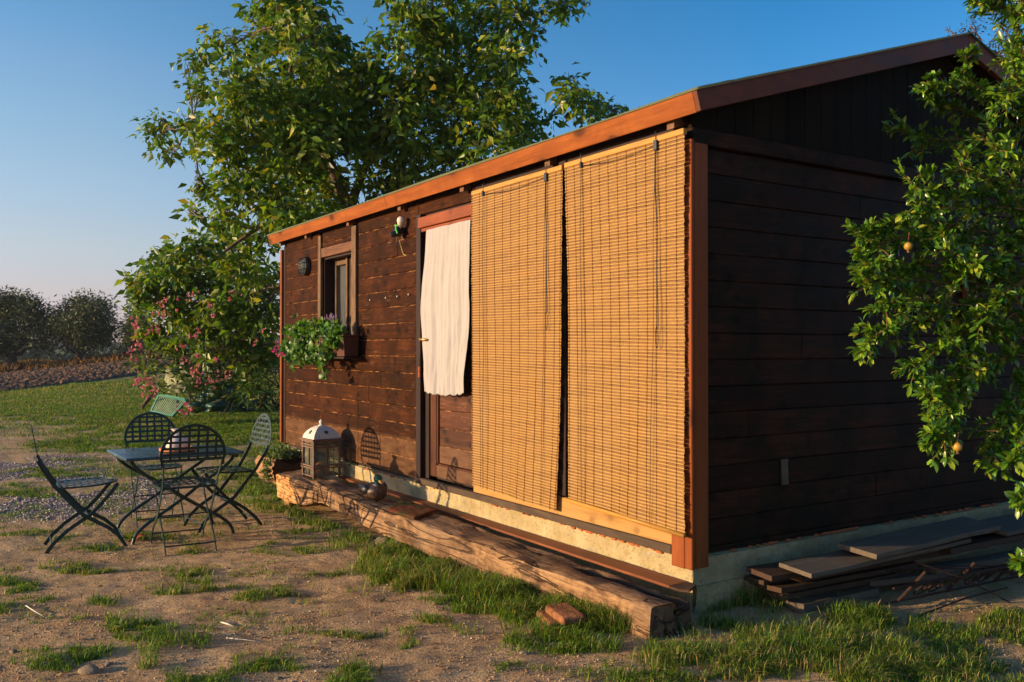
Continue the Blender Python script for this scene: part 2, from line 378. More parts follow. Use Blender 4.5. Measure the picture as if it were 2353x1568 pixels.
def beam_mat():
    n = NT('old_beam', .8, .25); v = n.coord((.10, 1, 1)); o = n.coord()
    g = n.math('ADD', n.math('MULTIPLY', n.noise(v, 26, 7, .7, .9), .65), n.math('MULTIPLY', n.noise(v, 120, 4, .7), .35))
    c = n.ramp(g, [(.30, (.035, .016, .008)), (.43, (.17, .085, .038)), (.55, (.36, .205, .095)), (.74, (.52, .33, .17))])
    c = n.mix(n.math('MULTIPLY', n.ramp(n.noise(o, 5.5, 6, .7, .5), [(.46, 0.0), (.62, 1.0)]), .75), c, (.07, .032, .016))
    crk = n.ramp(n.noise(n.coord((.05, 1, 1)), 9, 3, .5, 1.5), [(.475, 0.0), (.495, 1.0), (.505, 1.0), (.525, 0.0)])
    c = n.mix(n.math('MULTIPLY', crk, .85), c, (.02, .009, .005))
    c = n.mix(n.math('MULTIPLY', n.ramp(n.noise(o, 2.4, 3, .6), [(.5, 0.0), (.7, 1.0)]), .5), c, (.22, .15, .10))
    a = n.n('ShaderNodeAttribute'); a.attribute_name = 'Col'; sp = n.n('ShaderNodeSeparateColor'); n.l(a.outputs['Color'], sp.inputs[0])
    c = n.mix(sp.outputs[0], c, n.ramp(n.noise(o, 60, 4, .8), [(.35, (.010, .005, .003)), (.65, (.05, .022, .012))]))   # rotted core
    c = n.mix(sp.outputs[1], c, n.ramp(n.vor(n.coord((.5, 1, 1)), 22), [(.05, (.10, .03, .01)), (.4, (.52, .25, .08)), (.8, (.62, .36, .15))]))  # orange bark end
    n.color(c); b = n.bump(g, .012, 1.0); b = n.bump(crk, -.012, 1.0, b); n.bump(n.vor(o, 38), .004, .5, b); return n.m
M['beam'] = beam_mat()
def concrete_mat():
    n = NT('rough_render', .92, .2); o = n.coord(); f = n.noise(o, 6, 6, .65)
    c = n.ramp(f, [(.3, (.33, .245, .115)), (.5, (.43, .33, .165)), (.7, (.52, .42, .23))])
    c = n.mix(n.ramp(n.noise(o, 55, 4, .75), [(.55, 0.0), (.7, 1.0)]), c, (.19, .145, .085))
    c = n.mix(n.ramp(n.noise(n.coord((.5, .5, 2)), 9, 4, .6), [(.56, 0.0), (.68, .6)]), c, (.36, .32, .24))
    n.color(c); b = n.bump(n.noise(o, 70, 6, .75), .010, .9); n.bump(n.vor(o, 150), .003, .6, b); return n.m
M['concrete'] = concrete_mat()
M['foam'] = plain('orange_foam', (.42, .11, .035), .8, .2, .35, 60, bump=.004)
M['felt'] = plain('green_roof_felt', (.15, .16, .085), .95, .15, .55, 420, bump=.004, bsc=500)
M['metal_green'] = plain('dark_green_paint', (.006, .028, .026), .38, .45, .4, 30)
M['metal_top'] = None
def tabletop():
    n = NT('table_enamel', .25, .6); o = n.coord((.6, 1, 1)); f = n.noise(o, 6, 5, .7, 1.2)
    n.color(n.ramp(f, [(.3, (.016, .05, .062)), (.55, (.035, .085, .10)), (.72, (.13, .21, .235))])); n.rough(n.ramp(f, [(.3, .16), (.7, .42)]))
    n.bump(n.noise(o, 16, 3, .6), .0015); return n.m
M['metal_top'] = tabletop()
M['terracotta'] = plain('terracotta', (.55, .20, .09), .75, .3, .2, 12)
M['vase'] = plain('cream_glaze', (.74, .62, .58), .35, .5, .12, 9)
M['iron'] = plain('black_iron', (.018, .018, .018), .5, .5, .4, 40)
M['rust'] = plain('rusty_iron', (.035, .017, .012), .85, .3, .5, 60, bump=.001)
M['blackplastic'] = plain('black_plastic', (.012, .012, .013), .35, .5, .2, 20)
M['cream'] = plain('cream_plastic', (.62, .52, .42), .35, .5, .1, 10)
M['greentape'] = plain('green_ribbon', (.03, .42, .05), .4, .4, .2, 20)
M['yellow'] = plain('yellow_cord', (.60, .42, .08), .6, .3, .1, 20)
M['brass'] = plain('brass', (.62, .36, .10), .3, .5, .2, 30, metal=.8)
M['cord'] = plain('dark_cord', (.045, .018, .010), .8, .2, .3, 80)
M['stitch'] = plain('brown_thread', (.17, .065, .018), .8, .1, .3, 80)
M['bracket'] = plain('black_metal_bracket', (.012, .012, .012), .4, .5, .3, 60)
M['brick'] = plain('old_brick', (.24, .10, .045), .95, .1, .55, 16, bump=.008, bsc=50)
M['stone'] = plain('pale_stone', (.24, .18, .12), .9, .2, .3, 9, bump=.006, bsc=40)
M['lantern_wood'] = wood('lantern_wood', (.085, .05, .035), (.17, .105, .072), (.27, .18, .13), 'Z', 2.0, .7, 0, (.10, .06, .045), .5, .0008)
def white_paint():
    n = NT('chipped_white_tin', .45, .5); o = n.coord(); f = n.noise(o, 11, 6, .7)
    c = n.ramp(n.noise(o, 34, 6, .75), [(.60, (.62, .57, .49)), (.66, (.26, .12, .05))]); c = n.mix(n.ramp(f, [(.5, 0.0), (.72, .55)]), c, (.50, .33, .18))
    n.color(c); n.bump(n.noise(o, 40, 3, .6), .001); return n.m
M['tin'] = white_paint()
def glass_mat(name, tint=(.8, .84, .8), rough=.05, alpha=.25):
    n = NT(name, rough, .6); t = n.n('ShaderNodeBsdfTransparent'); t.inputs[0].default_value = tint+(1,); mx = n.n('ShaderNodeMixShader')
    n.color((.30, .30, .25)); n.l(n.ramp(n.noise(n.coord(), 9, 5, .7), [(.35, alpha*.6), (.7, min(1, alpha*1.5))]), mx.inputs[0])
    n.l(t.outputs[0], mx.inputs[1]); n.l(n.b.outputs[0], mx.inputs[2]); n.l(mx.outputs[0], n.out.inputs[0]); return n.m
M['glass'] = glass_mat('dusty_glass')
def clear_glass():
    n = NT('window_glass', .04, .6); t = n.n('ShaderNodeBsdfTransparent'); t.inputs[0].default_value = (.8, .82, .82, 1); mx = n.n('ShaderNodeMixShader'); mx.inputs[0].default_value = .10
    n.color((.05, .06, .07)); n.l(t.outputs[0], mx.inputs[1]); n.l(n.b.outputs[0], mx.inputs[2]); n.l(mx.outputs[0], n.out.inputs[0]); return n.m
M['winglass'] = clear_glass()
def cloth_mat(name, c, tr=.2):
    n = NT(name, .9, .1); o = n.coord(); wv = n.noise(n.coord((1, 1, 1)), 420, 2, .5)
    n.color(n.ramp(n.noise(o, 7, 4, .6), [(.3, tuple(a*.93 for a in c)), (.7, c)])); b = n.bump(wv, .0006, .5); n.bump(n.noise(n.coord((1, 1, .25)), 26, 4, .6), .004, .5, b); return n.m
M['curtain'] = cloth_mat('white_linen', (.375, .345, .335))
M['pelargonium_flower'] = plain('pink_petals', (.62, .06, .26), .6, .3, .2, 20)
M['pot'] = plain('brown_plastic_trough', (.085, .028, .016), .5, .4, .25, 12)
M['greypot'] = plain('grey_pot', (.30, .27, .24), .7, .3, .2, 20)
M['mat'] = None
def mat_mat():
    n = NT('coir_mat', .95, .1); o = n.coord(); f = n.noise(o, 7, 4, .6)
    c = n.ramp(f, [(.36, (.08, .08, .025)), (.5, (.20, .10, .04)), (.64, (.34, .06, .035))]); c = n.mix(n.noise(o, 420, 2, .6), c, (.03, .02, .01)); n.color(c)
    n.bump(n.noise(o, 300, 3, .7), .008, 1.0); return n.m
M['mat'] = mat_mat()
def blind_mat():
    n = NT('bamboo_reeds', .5, .35); o = n.coord((.5, 1, 140)); f = n.noise(o, 1.0, 3, .7)
    o2 = n.coord((14, 1, 60)); f2 = n.noise(o2, 1.0, 3, .6); f3 = n.noise(n.coord((.3, 1, 14)), 1.0, 3, .6); g = n.math('ADD', n.math('ADD', n.math('MULTIPLY', f, .50), n.math('MULTIPLY', f2, .25)), n.math('MULTIPLY', f3, .25))
    n.color(n.ramp(g, [(.34, (.105, .036, .005)), (.5, (.19, .075, .011)), (.66, (.28, .13, .025))])); return n.m
M['reed'] = blind_mat()
M['reedlight'] = plain('pale_reeds', (.44, .262, .070), .45, .4, .18, 60)
M['bamboorail'] = wood('bamboo_rail', (0.34, 0.1482, 0.022), (0.459, 0.2184, 0.04125), (0.527, 0.2808, 0.066), 'X', 1.4, .45, 0, None, 0, .0006)
M['leaf'] = foliage('glossy_leaves', .42, .40, .45)
M['pleaf'] = foliage('shiny_leaves', .30, .28, .55)
M['olive'] = foliage('olive_leaves', .6, .15, .3, (1, 1, .7))
M['grass'] = foliage('grass_blades', .55, .38, .3, (1.2, 1.2, .5))
M['petal'] = foliage('petals', .6, .35, .3, (1.1, .9, .9))
def bark(name, a, b, c, sc=1):
    n = NT(name, .9, .2); v = n.coord((1, 1, .25)); f = n.noise(v, 22*sc, 6, .7, .5); n.color(n.ramp(f, [(.32, a), (.5, b), (.7, c)])); n.bump(f, .02/sc, .9); return n.m
M['bark'] = bark('walnut_bark', (.05, .032, .022), (.13, .09, .062), (.24, .18, .13))
M['obark'] = bark('olive_bark', (.02, .014, .01), (.05, .036, .026), (.09, .07, .05))
M['twig'] = bark('reddish_twigs', (.10, .045, .025), (.22, .11, .055), (.34, .19, .10), 3)
M['logbark'] = bark('log_bark', (.10, .045, .02), (.30, .16, .075), (.50, .31, .17), 1.6)
M['logend'] = plain('log_end_grain', (.07, .035, .02), .85, .2, .5, 30, bump=.004)
M['soil'] = plain('potting_soil', (.03, .02, .013), .95, .1, .4, 60, bump=.008)
M['tarp'] = plain('green_tarpaulin', (.007, .045, .032), .38, .45, .4, 3, bump=.012, bsc=9)
M['sack'] = plain('pale_green_sheet', (.22, .23, .12), .6, .3, .35, 5, bump=.01, bsc=12)
M['shutter'] = plain('turquoise_paint', (.045, .20, .14), .6, .3, .3, 10)
M['shutterslat'] = plain('turquoise_slats', (.16, .24, .15), .6, .3, .4, 14)
M['duckbody'] = None
def duck_mat(name, a, b, sc):
    n = NT(name, .45, .4); f = n.vor(n.coord(), sc); n.color(n.ramp(f, [(.1, a), (.5, b)])); n.bump(f, .002, .5); return n.m
M['duckbody'] = duck_mat('duck_breast', (.20, .11, .06), (.09, .045, .025), 60)
M['duckwing'] = duck_mat('duck_wing', (.008, .007, .007), (.022, .018, .016), 30)
M['duckhead'] = plain('duck_green', (.006, .06, .035), .2, .6, .3, 20)
M['bill'] = plain('duck_bill', (.50, .28, .07), .4, .4, .2, 20)
M['white'] = plain('white_band', (.7, .66, .6), .5, .4, .1, 20)
M['fruit'] = plain('unripe_fruit', (.36, .20, .025), .35, .5, .35, 25)
M['litter'] = foliage('dry_leaves', .7, .2, .2, (1, 1, 1))

# ------------------------------------------------------------------ vegetation zones, described where they lie in the yard
# (cx, cy, rx, ry, density, height) in photo pixels on the ground, unprojected below
ZONES = [
 (850, 1165, 260, 45, .9, 1.1), (620, 1110, 130, 60, .7, .8), (1000, 1290, 200, 60, .95, 1.5), (1120, 1340, 150, 45, .95, 1.6), (870, 1215, 180, 40, .9, 1.2),
 (1330, 1440, 150, 50, 1.0, 1.8), (1180, 1400, 110, 35, .8, 1.1), (1400, 1400, 100, 40, 1, 1.8), (1290, 1478, 110, 30, .8, .9),
 (1900, 1520, 420, 68, 1.0, 1.3), (1660, 1500, 180, 42, 1.0, 1.3), (2250, 1540, 220, 50, .42, .8), (2000, 1560, 560, 35, .7, .9), (1880, 1330, 80, 32, .45, 1.7), (1950, 1400, 90, 25, .7, 1.4), (1700, 1400, 60, 22, .6, 1.6), (2250, 1450, 200, 50, .45, .8), (1520, 1560, 200, 30, .6, .8),
 (330, 1445, 90, 50, .9, .8), (390, 1495, 120, 30, .9, .9), (270, 1410, 50, 20, .8, .8), (50, 1540, 120, 18, .6, .6), (180, 1520, 160, 12, .6, .6), (360, 1510, 60, 35, .9, .9),
 (160, 1310, 70, 14, .7, .7), (250, 1330, 50, 13, .9, .7), (400, 1330, 80, 14, .8, .7), (470, 1370, 90, 14, .8, .7), (110, 1390, 70, 16, .6, .6), (20, 1400, 40, 18, .7, .6), (20, 1345, 40, 14, .8, .7), (260, 1425, 60, 14, .7, .6),
 (790, 1330, 55, 16, .7, .7), (690, 1325, 30, 8, .5, .5), (830, 1560, 90, 22, .8, .8), (650, 1545, 70, 12, .7, .7), (520, 1560, 100, 14, .7, .7), (560, 1400, 35, 10, .7, .6), (640, 1390, 60, 12, .6, .6), (630, 1370, 30, 8, .4, .5),
 (1000, 1425, 60, 18, .5, .6), (1060, 1450, 50, 14, .5, .6), (880, 1490, 30, 8, .5, .5), (760, 1480, 50, 12, .45, .5),(1230,1540,60,10,.5,.5), (1060, 1375, 70, 18, .6, .7),
 (480, 1260, 40, 8, .5, .5), (600, 1260, 60, 8, .4, .5), (560, 1300, 60, 10, .35, .4), (700, 1240, 40, 14, .6, .7), (420, 1300, 50, 10, .4, .5),
 (330, 1240, 80, 14, .7, .6), (250, 1210, 80, 18, .5, .5), (220, 1160, 100, 10, .45, .5), (60, 1230, 80, 18, .5, .5), (200, 1265, 60, 14, .6, .6), (480, 1190, 120, 12, .35, .4),
 (120, 1090, 110, 7, .6, .5), (40, 1130, 90, 10, .7, .5), (200, 1070, 80, 7, .5, .5), (280, 1130, 60, 8, .4, .5), (400, 1095, 80, 10, .5, .5), (60, 1180, 70, 8, .4, .5), (330, 1180, 60, 8, .5, .5),
]
def veg(x, y, full=False):
    """returns density 0..1, height factor, dryness, gravel"""
    z = ground_base(x, y); px, py = topx(x, y, z); u, w_ = uw(x, y)
    n1 = fbm(x*2.2+31, y*2.2+7, 4); n2 = fbm(x*.7+3, y*.7+55, 3); n3 = fbm(x*7+1, y*7+4, 3)
    d = np.zeros_like(px); h = np.full_like(px, .6)
    sc_ = np.clip((py-802)/600, .1, 1.2); qx = px+(fbm(x*1.9+11, y*1.9+80, 4)-.5)*230*sc_; qy = py+(fbm(x*2.3+44, y*2.3+15, 4)-.5)*110*sc_
    for (cx, cy, rx, ry, dd, hh) in ZONES:
        q = ((qx-cx)/rx)**2+((qy-cy)/ry)**2
        k = dd*np.clip(1.35-q, 0, 1)
        h = np.where(k > d, hh, h); d = np.maximum(d, k)
    d = d*np.clip((n3-.30)*6, 0.06, 1.0)*np.clip((n1-.26)*6, 0.25, 1)
    # the lawn further back
    lawn = sstep(1085, 1015, py+(n2-.5)*190+np.clip((330-px)/330, 0, 1)*45-np.clip((px-520)/200, 0, 1)*70)*(py > 800)
    lawn = lawn*np.clip((n1-.28)*5, .25, 1)
    worn = np.exp(-((px-60)/150)**2-((py-985)/28)**2)*.75+np.exp(-((px-250)/60)**2-((py-1000)/12)**2)*.4
    lawn = lawn*(1-worn)
    d2 = np.maximum(d, lawn); h = np.where(lawn > d, .55, h)
    # sparse wisps anywhere
    d2 = np.maximum(d2, .20*np.clip((n3-.56)*12, 0, 1)*np.clip((n1-.45)*5, 0, 1)); 
    dry = np.clip(.25+1.3*(fbm(x*1.3+70, y*1.3+20, 3)-.45)+.35*sstep(960, 905, py)*(px < 700)+.6*sstep(1900, 2300, px)*sstep(1400, 1460, py), 0, 1)
    grav = sstep(0, 1, np.clip(1.25-(((px-110)/330)**2+((py-1120)/85)**2), 0, 1)*np.clip((n2+n1-.75)*3.5, 0, 1))
    inside = ((x < .02) & (x > -6.2) & (y > -.0) & (y < 4.4)) | ((x < .12) & (x > -4.8) & (y > -.40) & (y < .02))
    d2 = np.where(inside, 0, d2)
    return d2, h, dry, grav

# ------------------------------------------------------------------ ground
def axis_coords(lo, hi, step, far_lo, far_hi):
    c = list(np.arange(lo, hi, step)); s = step; x = hi
    while x < far_hi: c.append(x); s *= 1.09; x += s
    s = step; x = lo-step
    while x > far_lo: c.insert(0, x); s *= 1.07; x -= s
    return np.array(c)
gx = axis_coords(-7.5, 2.4, .034, -700, 400); gy = axis_coords(-4.2, 3.4, .034, -500, 700)
X, Y = np.meshgrid(gx, gy, indexing='ij'); X = X.ravel(); Y = Y.ravel()
Z = ground(X, Y); u_, w_ = uw(X, Y)
dn, hh, dry, grav = veg(X, Y)
Z = Z+np.where((w_ > 1) & (w_ < 12), .008*(fbm(X*30, Y*30, 2)-.5), 0)
nx, ny = len(gx), len(gy)
I = np.arange(nx*ny).reshape(nx, ny)
F = np.stack([I[:-1, :-1].ravel(), I[1:, :-1].ravel(), I[1:, 1:].ravel(), I[:-1, 1:].ravel()], 1)
farmask = sstep(55, 75, w_)
def ground_mat():
    n = NT('yard_soil', .95, .15); a = n.n('ShaderNodeAttribute'); a.attribute_name = 'Col'; sp = n.n('ShaderNodeSeparateColor'); n.l(a.outputs['Color'], sp.inputs[0])
    o = n.coord(); f = n.noise(o, 3, 6, .65); fine = n.noise(o, 90, 4, .75)
    c = n.ramp(f, [(.32, (.44, .265, .125)), (.5, (.60, .385, .19)), (.68, (.70, .48, .26))])
    c = n.mix(n.math('MULTIPLY', n.ramp(fine, [(.4, 1.0), (.55, 0.0)]), .6), c, (.21, .12, .060))
    peb = n.vor(o, 70, out='Distance'); pc = n.vor(o, 70, out='Color'); ps = n.n('ShaderNodeSeparateColor'); n.l(pc, ps.inputs[0])
    pm = n.math('MULTIPLY', n.ramp(peb, [(.18, 1.0), (.3, 0.0)]), n.ramp(ps.outputs[0], [(.80, 0.0), (.84, 1.0)]))
    c = n.mix(n.math('MULTIPLY', pm, .4), c, (.62, .48, .36))
    # gravel
    gv = n.vor(o, 46); gc = n.vor(o, 46, out='Color'); gs = n.n('ShaderNodeSeparateColor'); n.l(gc, gs.inputs[0])
    gcol = n.mix(n.ramp(gv, [(.1, 0.0), (.5, 1.0)]), n.ramp(gs.outputs[1], [(.1, (.40, .33, .31)), (.5, (.60, .51, .47)), (.9, (.74, .66, .62))]), (.14, .10, .09))
    gm = n.ramp(n.math('ADD', sp.outputs[2], n.math('MULTIPLY', n.math('SUBTRACT', n.noise(o, 14, 5, .7), .5), .9)), [(.35, 0.0), (.6, 1.0)])
    c = n.mix(gm, c, gcol)
    # turf soil
    tm = n.ramp(n.math('ADD', sp.outputs[0], n.math('MULTIPLY', n.math('SUBTRACT', n.noise(o, 22, 5, .7), .5), .7)), [(.25, 0.0), (.7, 1.0)])
    turf = n.mix(n.ramp(n.noise(o, 1.6, 5, .7), [(.4, 0.0), (.62, 1.0)]), (.075, .12, .018), (.21, .19, .05))
    c = n.mix(tm, c, turf)
    n.color(c); b = n.bump(fine, .012, .9); b = n.bump(n.noise(o, 17, 5, .7), .03, .7, b); n.bump(n.math('MULTIPLY', gv, gm), .02, .8, b); return n.m
colr = np.stack([np.clip(dn*.9+farmask, 0, 1), dry, grav], 1)
g = npmesh('ground', np.stack([X, Y, Z], 1), F, ground_mat(), col=colr, smooth=True); tag(g, kind='structure')

# ------------------------------------------------------------------ ploughed field
Mf = plain('ploughed_earth', (.16, .092, .055), .95, .05, .45, 2.2, bump=.08, bsc=5)
ws = np.geomspace(30, 62, 230); fr = np.linspace(-.66, -.25, 520)
W_, Fr = np.meshgrid(ws, fr, indexing='ij'); U_ = W_*Fr
fx = CAM[0]+U_*RT[0]+W_*(-math.cos(YAW)); fy = CAM[1]+U_*RT[1]+W_*math.sin(YAW)
edge = 30+2.5*(Fr+.576)*20
W2 = edge+(W_-30)*(62-edge)/32; U2 = W2*Fr
fx = CAM[0]+U2*RT[0]+W2*(-math.cos(YAW)); fy = CAM[1]+U2*RT[1]+W2*math.sin(YAW)
fz = ground_base(fx, fy)+.02+.40*np.abs(fbm(fx*2.6, fy*2.6, 4)-.5)+.16*(fbm(fx*6+9, fy*6, 3)-.4)
fz[0, :] -= .25; fz[-1, :] -= .3
n1, n2 = fx.shape; I = np.arange(n1*n2).reshape(n1, n2)
F = np.stack([I[:-1, :-1].ravel(), I[1:, :-1].ravel(), I[1:, 1:].ravel(), I[:-1, 1:].ravel()], 1)
o = npmesh('ploughed_field', np.stack([fx.ravel(), fy.ravel(), fz.ravel()], 1), F, Mf); tag(o, kind='structure')

# ------------------------------------------------------------------ far hill
def hill(name, w0, ulo, uhi, prof, zb, mat):
    us = np.linspace(ulo, uhi, 160); dep = np.linspace(0, 1, 14); V = []
    for t in dep:
        for uu in us:
            ww = w0+t*w0*.5; h = prof(uu)*math.sin(min(1, t*1.6)*math.pi/2)
            V.append((CAM[0]+uu*RT[0]+ww*(-math.cos(YAW)), CAM[1]+uu*RT[1]+ww*math.sin(YAW), zb+h+w0*.006*float(vnoise(np.array([uu*.09]), np.array([t*9.]))[0])))
    n1, n2 = len(dep), len(us); I = np.arange(n1*n2).reshape(n1, n2)
    F = np.stack([I[:-1, :-1].ravel(), I[1:, :-1].ravel(), I[1:, 1:].ravel(), I[:-1, 1:].ravel()], 1)
    o = npmesh(name, np.array(V), F, mat, smooth=True); tag(o, kind='structure'); return o
Mh = plain('hill_scrub', (.030, .042, .026), .95, .1, .5, .03, bump=2, bsc=.05)
hill('hill', 420, -420, 150, lambda u: 9+5*math.exp(-((u+182)/20)**2)+1.5*math.sin(u*.03), -4, Mh)

# ================================================================== SHED
P0, PZ = .1316, .44         # board pitch and offset
L = 6.06
shed = thing('wooden_cabin', 'dark stained timber cabin with orange fascia boards on a rough concrete footing', 'cabin')
def disp_sheet(name, mat, parent, grids):
    """grids: list of (origin, udir, vdir, nrm, ulen, vlen, step, amp, crumble)"""
    V = []; F = []
    for (o, ud, vd, nr, ul, vl, st, amp) in grids:
        nu = int(ul/st)+1; nv = int(vl/st)+1; us = np.linspace(0, ul, nu); vs = np.linspace(0, vl, nv)
        A, B = np.meshgrid(us, vs, indexing='ij'); A = A.ravel(); B = B.ravel()
        P = np.array(o)+A[:, None]*np.array(ud)+B[:, None]*np.array(vd)
        nse = fbm(A*9+o[0]*3, B*14+5, 4)-.5; rough = np.clip((fbm(A*1.7+2, B*5+9, 3)-.45)*6, 0, 1)
        peb = vnoise3(P*70)-.5
        dd = amp*nse*1.4+amp*1.3*rough*peb*(B > vl*.45)+amp*.5*peb
        edge = np.minimum(np.minimum(A, ul-A), 1)*0+1
        P = P+np.array(nr)*(dd*edge)[:, None]
        n0 = sum(len(q) for q in V); I = n0+np.arange(nu*nv).reshape(nu, nv)
        V.append(P); F.append(np.stack([I[:-1, :-1].ravel(), I[1:, :-1].ravel(), I[1:, 1:].ravel(), I[:-1, 1:].ravel()], 1))
    return npmesh(name, np.concatenate(V), np.concatenate(F), mat, parent, smooth=True)
core = MB(); core.box(-L+.02, -.02, .03, 4.28, -.5, .268, .008)
core.build('foundation_core', M['concrete'], shed)
disp_sheet('foundation', M['concrete'], shed, [
    ((-L, .008, -.45), (1, 0, 0), (0, 0, 1), (0, -1, 0), L-.004, .715, .0125, .010),
    ((-.006, .008, .13), (0, 1, 0), (0, 0, 1), (1, 0, 0), 4.2, .135, .0125, .009),
    ((.012, .012, -.45), (0, 1, 0), (0, 0, 1), (1, 0, 0), 4.2, .585, .0125, .012),
    ((-.05, .012, .135), (0, 1, 0), (1, 0, .0), (0, 0, 1), 4.2, .062, .0125, .004),
    ((-.06, .02, .266), (0, 1, 0), (1, 0, 0), (0, 0, 1), 4.2, .055, .0125, .006),
    ((-L, .06, .266), (1, 0, 0), (0, -1, 0), (0, 0, 1), L-.01, .052, .0125, .006)])
# orange expanding foam blobs squeezed out of the joint
fm = MB()
for k in range(150):
    if k < 80: x = random.choice([random.uniform(-1.9, -.2), random.uniform(-4.3, -2.6), random.uniform(-.9, -.2)]); c = (x, .004, .262+random.uniform(-.004, .006)); ax = (random.uniform(.006, .032), .009, random.uniform(.004, .009))
    else: y = random.choice([random.uniform(.3, 2.9), random.uniform(1.0, 1.3)]); c = (-.022, y, .274); ax = (.012, random.uniform(.008, .035), random.uniform(.004, .010))
    Mx = Matrix.Translation(c) @ Matrix.Diagonal((ax[0], ax[1], ax[2], 1))
    fm.lathe([(0, -1), (.6, -.8), (1, 0), (.7, .7), (0, 1)], 7, Mx)
fm.build('foam_filler', M['foam'], shed, smooth=True)['kind'] = 'stuff'

def hplanks(mb, x0, x1, z0, z1, yf=.015, th=.02, cuts=(), along='x', seed=1):
    """horizontal boards with V joints; cuts = list of butt joint positions per board index"""
    rnd = random.Random(seed); k0 = math.floor((z0-PZ)/P0)
    for k in range(k0, math.ceil((z1-PZ)/P0)):
        a = max(z0, PZ+k*P0+.0004); b = min(z1, PZ+(k+1)*P0-.0004)
        if b-a < .008: continue
        segs = [x0]+[c for (kk, c) in cuts if kk == k and x0 < c < x1]+[x1]
        for s0, s1 in zip(segs[:-1], segs[1:]):
            dy = rnd.uniform(-.0018, .0018); c = .0045
            if along == 'x': mb.box(s0+.0006, s1-.0006, yf+dy, yf+th, a, b, min(c, (b-a)/3))
            else: mb.box(yf-th, yf+dy, s0+.0006, s1-.0006, a, b, min(c, (b-a)/3))
ZT = 2.40
bk = MB(); bk.box(-L+.03, -4.95, .036, .06, .27, 2.45); bk.box(-4.17, -2.9, .036, .06, .27, 2.45); bk.box(-4.95, -4.17, .036, .06, .27, 1.42); bk.box(-4.95, -4.17, .036, .06, 2.16, 2.45); bk.box(-2.9, -2.05, .036, .06, 2.2, 2.45); bk.box(-2.08, -.02, .036, .06, .3, 2.45)
bk.build('wall_backing', M['darkwood'], shed)
pw = MB()
cuts = [(k, random.choice([-3.62, -3.86, -3.62])) for k in (-1, 0, 1, 2, 3, 4)]+[(0, -5.2), (5, -3.35), (12, -3.3)]
hplanks(pw, -L+.06, -5.012, .30, ZT, cuts=cuts, seed=2)
hplanks(pw, -4.085, -2.932, .30, ZT, cuts=cuts, seed=3)
hplanks(pw, -5.012, -4.085, .30, 1.40, cuts=cuts, seed=4)
hplanks(pw, -4.94, -4.18, 2.245, ZT, seed=5)
hplanks(pw, -2.932, -2.07, 2.30, ZT, seed=6)
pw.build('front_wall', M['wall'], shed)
nl = MB()
for k in range(-1, 15):
    for x in (-5.98, -5.05, -4.05, -4.03, -3.0, -2.97, -3.62):
        for dz in (.03, .1):
            z = PZ+k*P0+dz+random.uniform(-.006, .006); xx = x+random.uniform(-.008, .008)
            if (-5.0 < xx < -4.1) or z > 2.33: continue
            nl.box(xx-.0022, xx+.0022, .0105, .013, z-.0022, z+.0022)
nl.build('nail_heads', M['iron'], shed)['kind'] = 'stuff'
# side wall
sw = MB()
scut = [(k, random.uniform(.8, 3.2)) for k in range(-1, 13) if k % 2 == 0]+[(3, .42), (0, 1.9), (5, 2.1)]
hplanks(sw, .10, 4.25, .285, 2.272, yf=-.022, th=.02, cuts=scut, along='y', seed=9)
sw.build('side_wall', M['sidewall'], shed)
b2 = MB(); b2.box(-.09, -.045, .04, 4.27, .27, 2.4); b2.box(-.09, -.045, .04, 4.27, 2.35, 2.42)
b2.build('side_wall_backing', M['darkwood'], shed)
sb = MB(); sb.box(-.045, .0015, .008, 4.25, 2.282, 2.362, .004); sb.build('tie_beam', M['sidewall'], shed)
# gable boards (vertical)
RS = .3076; YR = 2.163
gb = MB(); x0g, x1g = -.045, -.020
y = .03-.1325*1
while y < 4.3:
    a = max(.02, y+.163-.1325+.0015); b = a+.1295
    def zt(v): return 2.44+RS*(YR-abs(v-YR))-.01
    if a < 4.27:
        b = min(b, 4.28); dx = random.uniform(-.001, .001)
        V = [(x0g, a, 2.358), (x1g+dx, a, 2.366), (x1g+dx, b, 2.366), (x0g, b, 2.358), (x0g, a, zt(a)), (x1g+dx, a, zt(a)), (x1g+dx, b, zt(b)), (x0g, b, zt(b))]
        gb.add(V, [(0, 3, 2, 1), (4, 5, 6, 7), (0, 1, 5, 4), (1, 2, 6, 5), (2, 3, 7, 6), (3, 0, 4, 7)])
    y += .1325
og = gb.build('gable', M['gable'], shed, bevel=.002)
# other walls (far end and back)
ow = MB(); hplanks(ow, .02, 4.28, .28, 2.40, yf=-L+.02, th=.02, along='y', seed=12); hplanks(ow, -L+.02, -.03, .28, 2.40, yf=4.28, th=-.02, seed=13)
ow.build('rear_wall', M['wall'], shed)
fg = MB(); fg.add([(-L, .05, 2.36), (-L, 4.28, 2.36), (-L, YR, 2.36+RS*YR), (-L+.03, .05, 2.36), (-L+.03, 4.28, 2.36), (-L+.03, YR, 2.36+RS*YR)], [(0, 1, 2), (3, 5, 4), (0, 3, 4, 1), (1, 4, 5, 2), (2, 5, 3, 0)])
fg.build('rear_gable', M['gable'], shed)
# corner posts
cp = MB(); cp.box(-.132, -.0405, -.012, .012, .215, 2.30, .003); cp.box(-.0385, .012, -.013, .011, .218, 2.30, .004); cp.box(-.012, .0135, .0115, .10, .222, 2.285, .004)
cp.build('corner_post', M['post'], shed)
lp = MB(); lp.box(-L-.045, -L, -.012, .03, .30, 2.33, .003); lp.build('corner_trim', M['post'], shed)
lp = MB(); lp.box(-L+.001, -L+.055, .012, .03, .28, 2.36, .002); lp.build('corner_strip', M['darkwood'], shed)
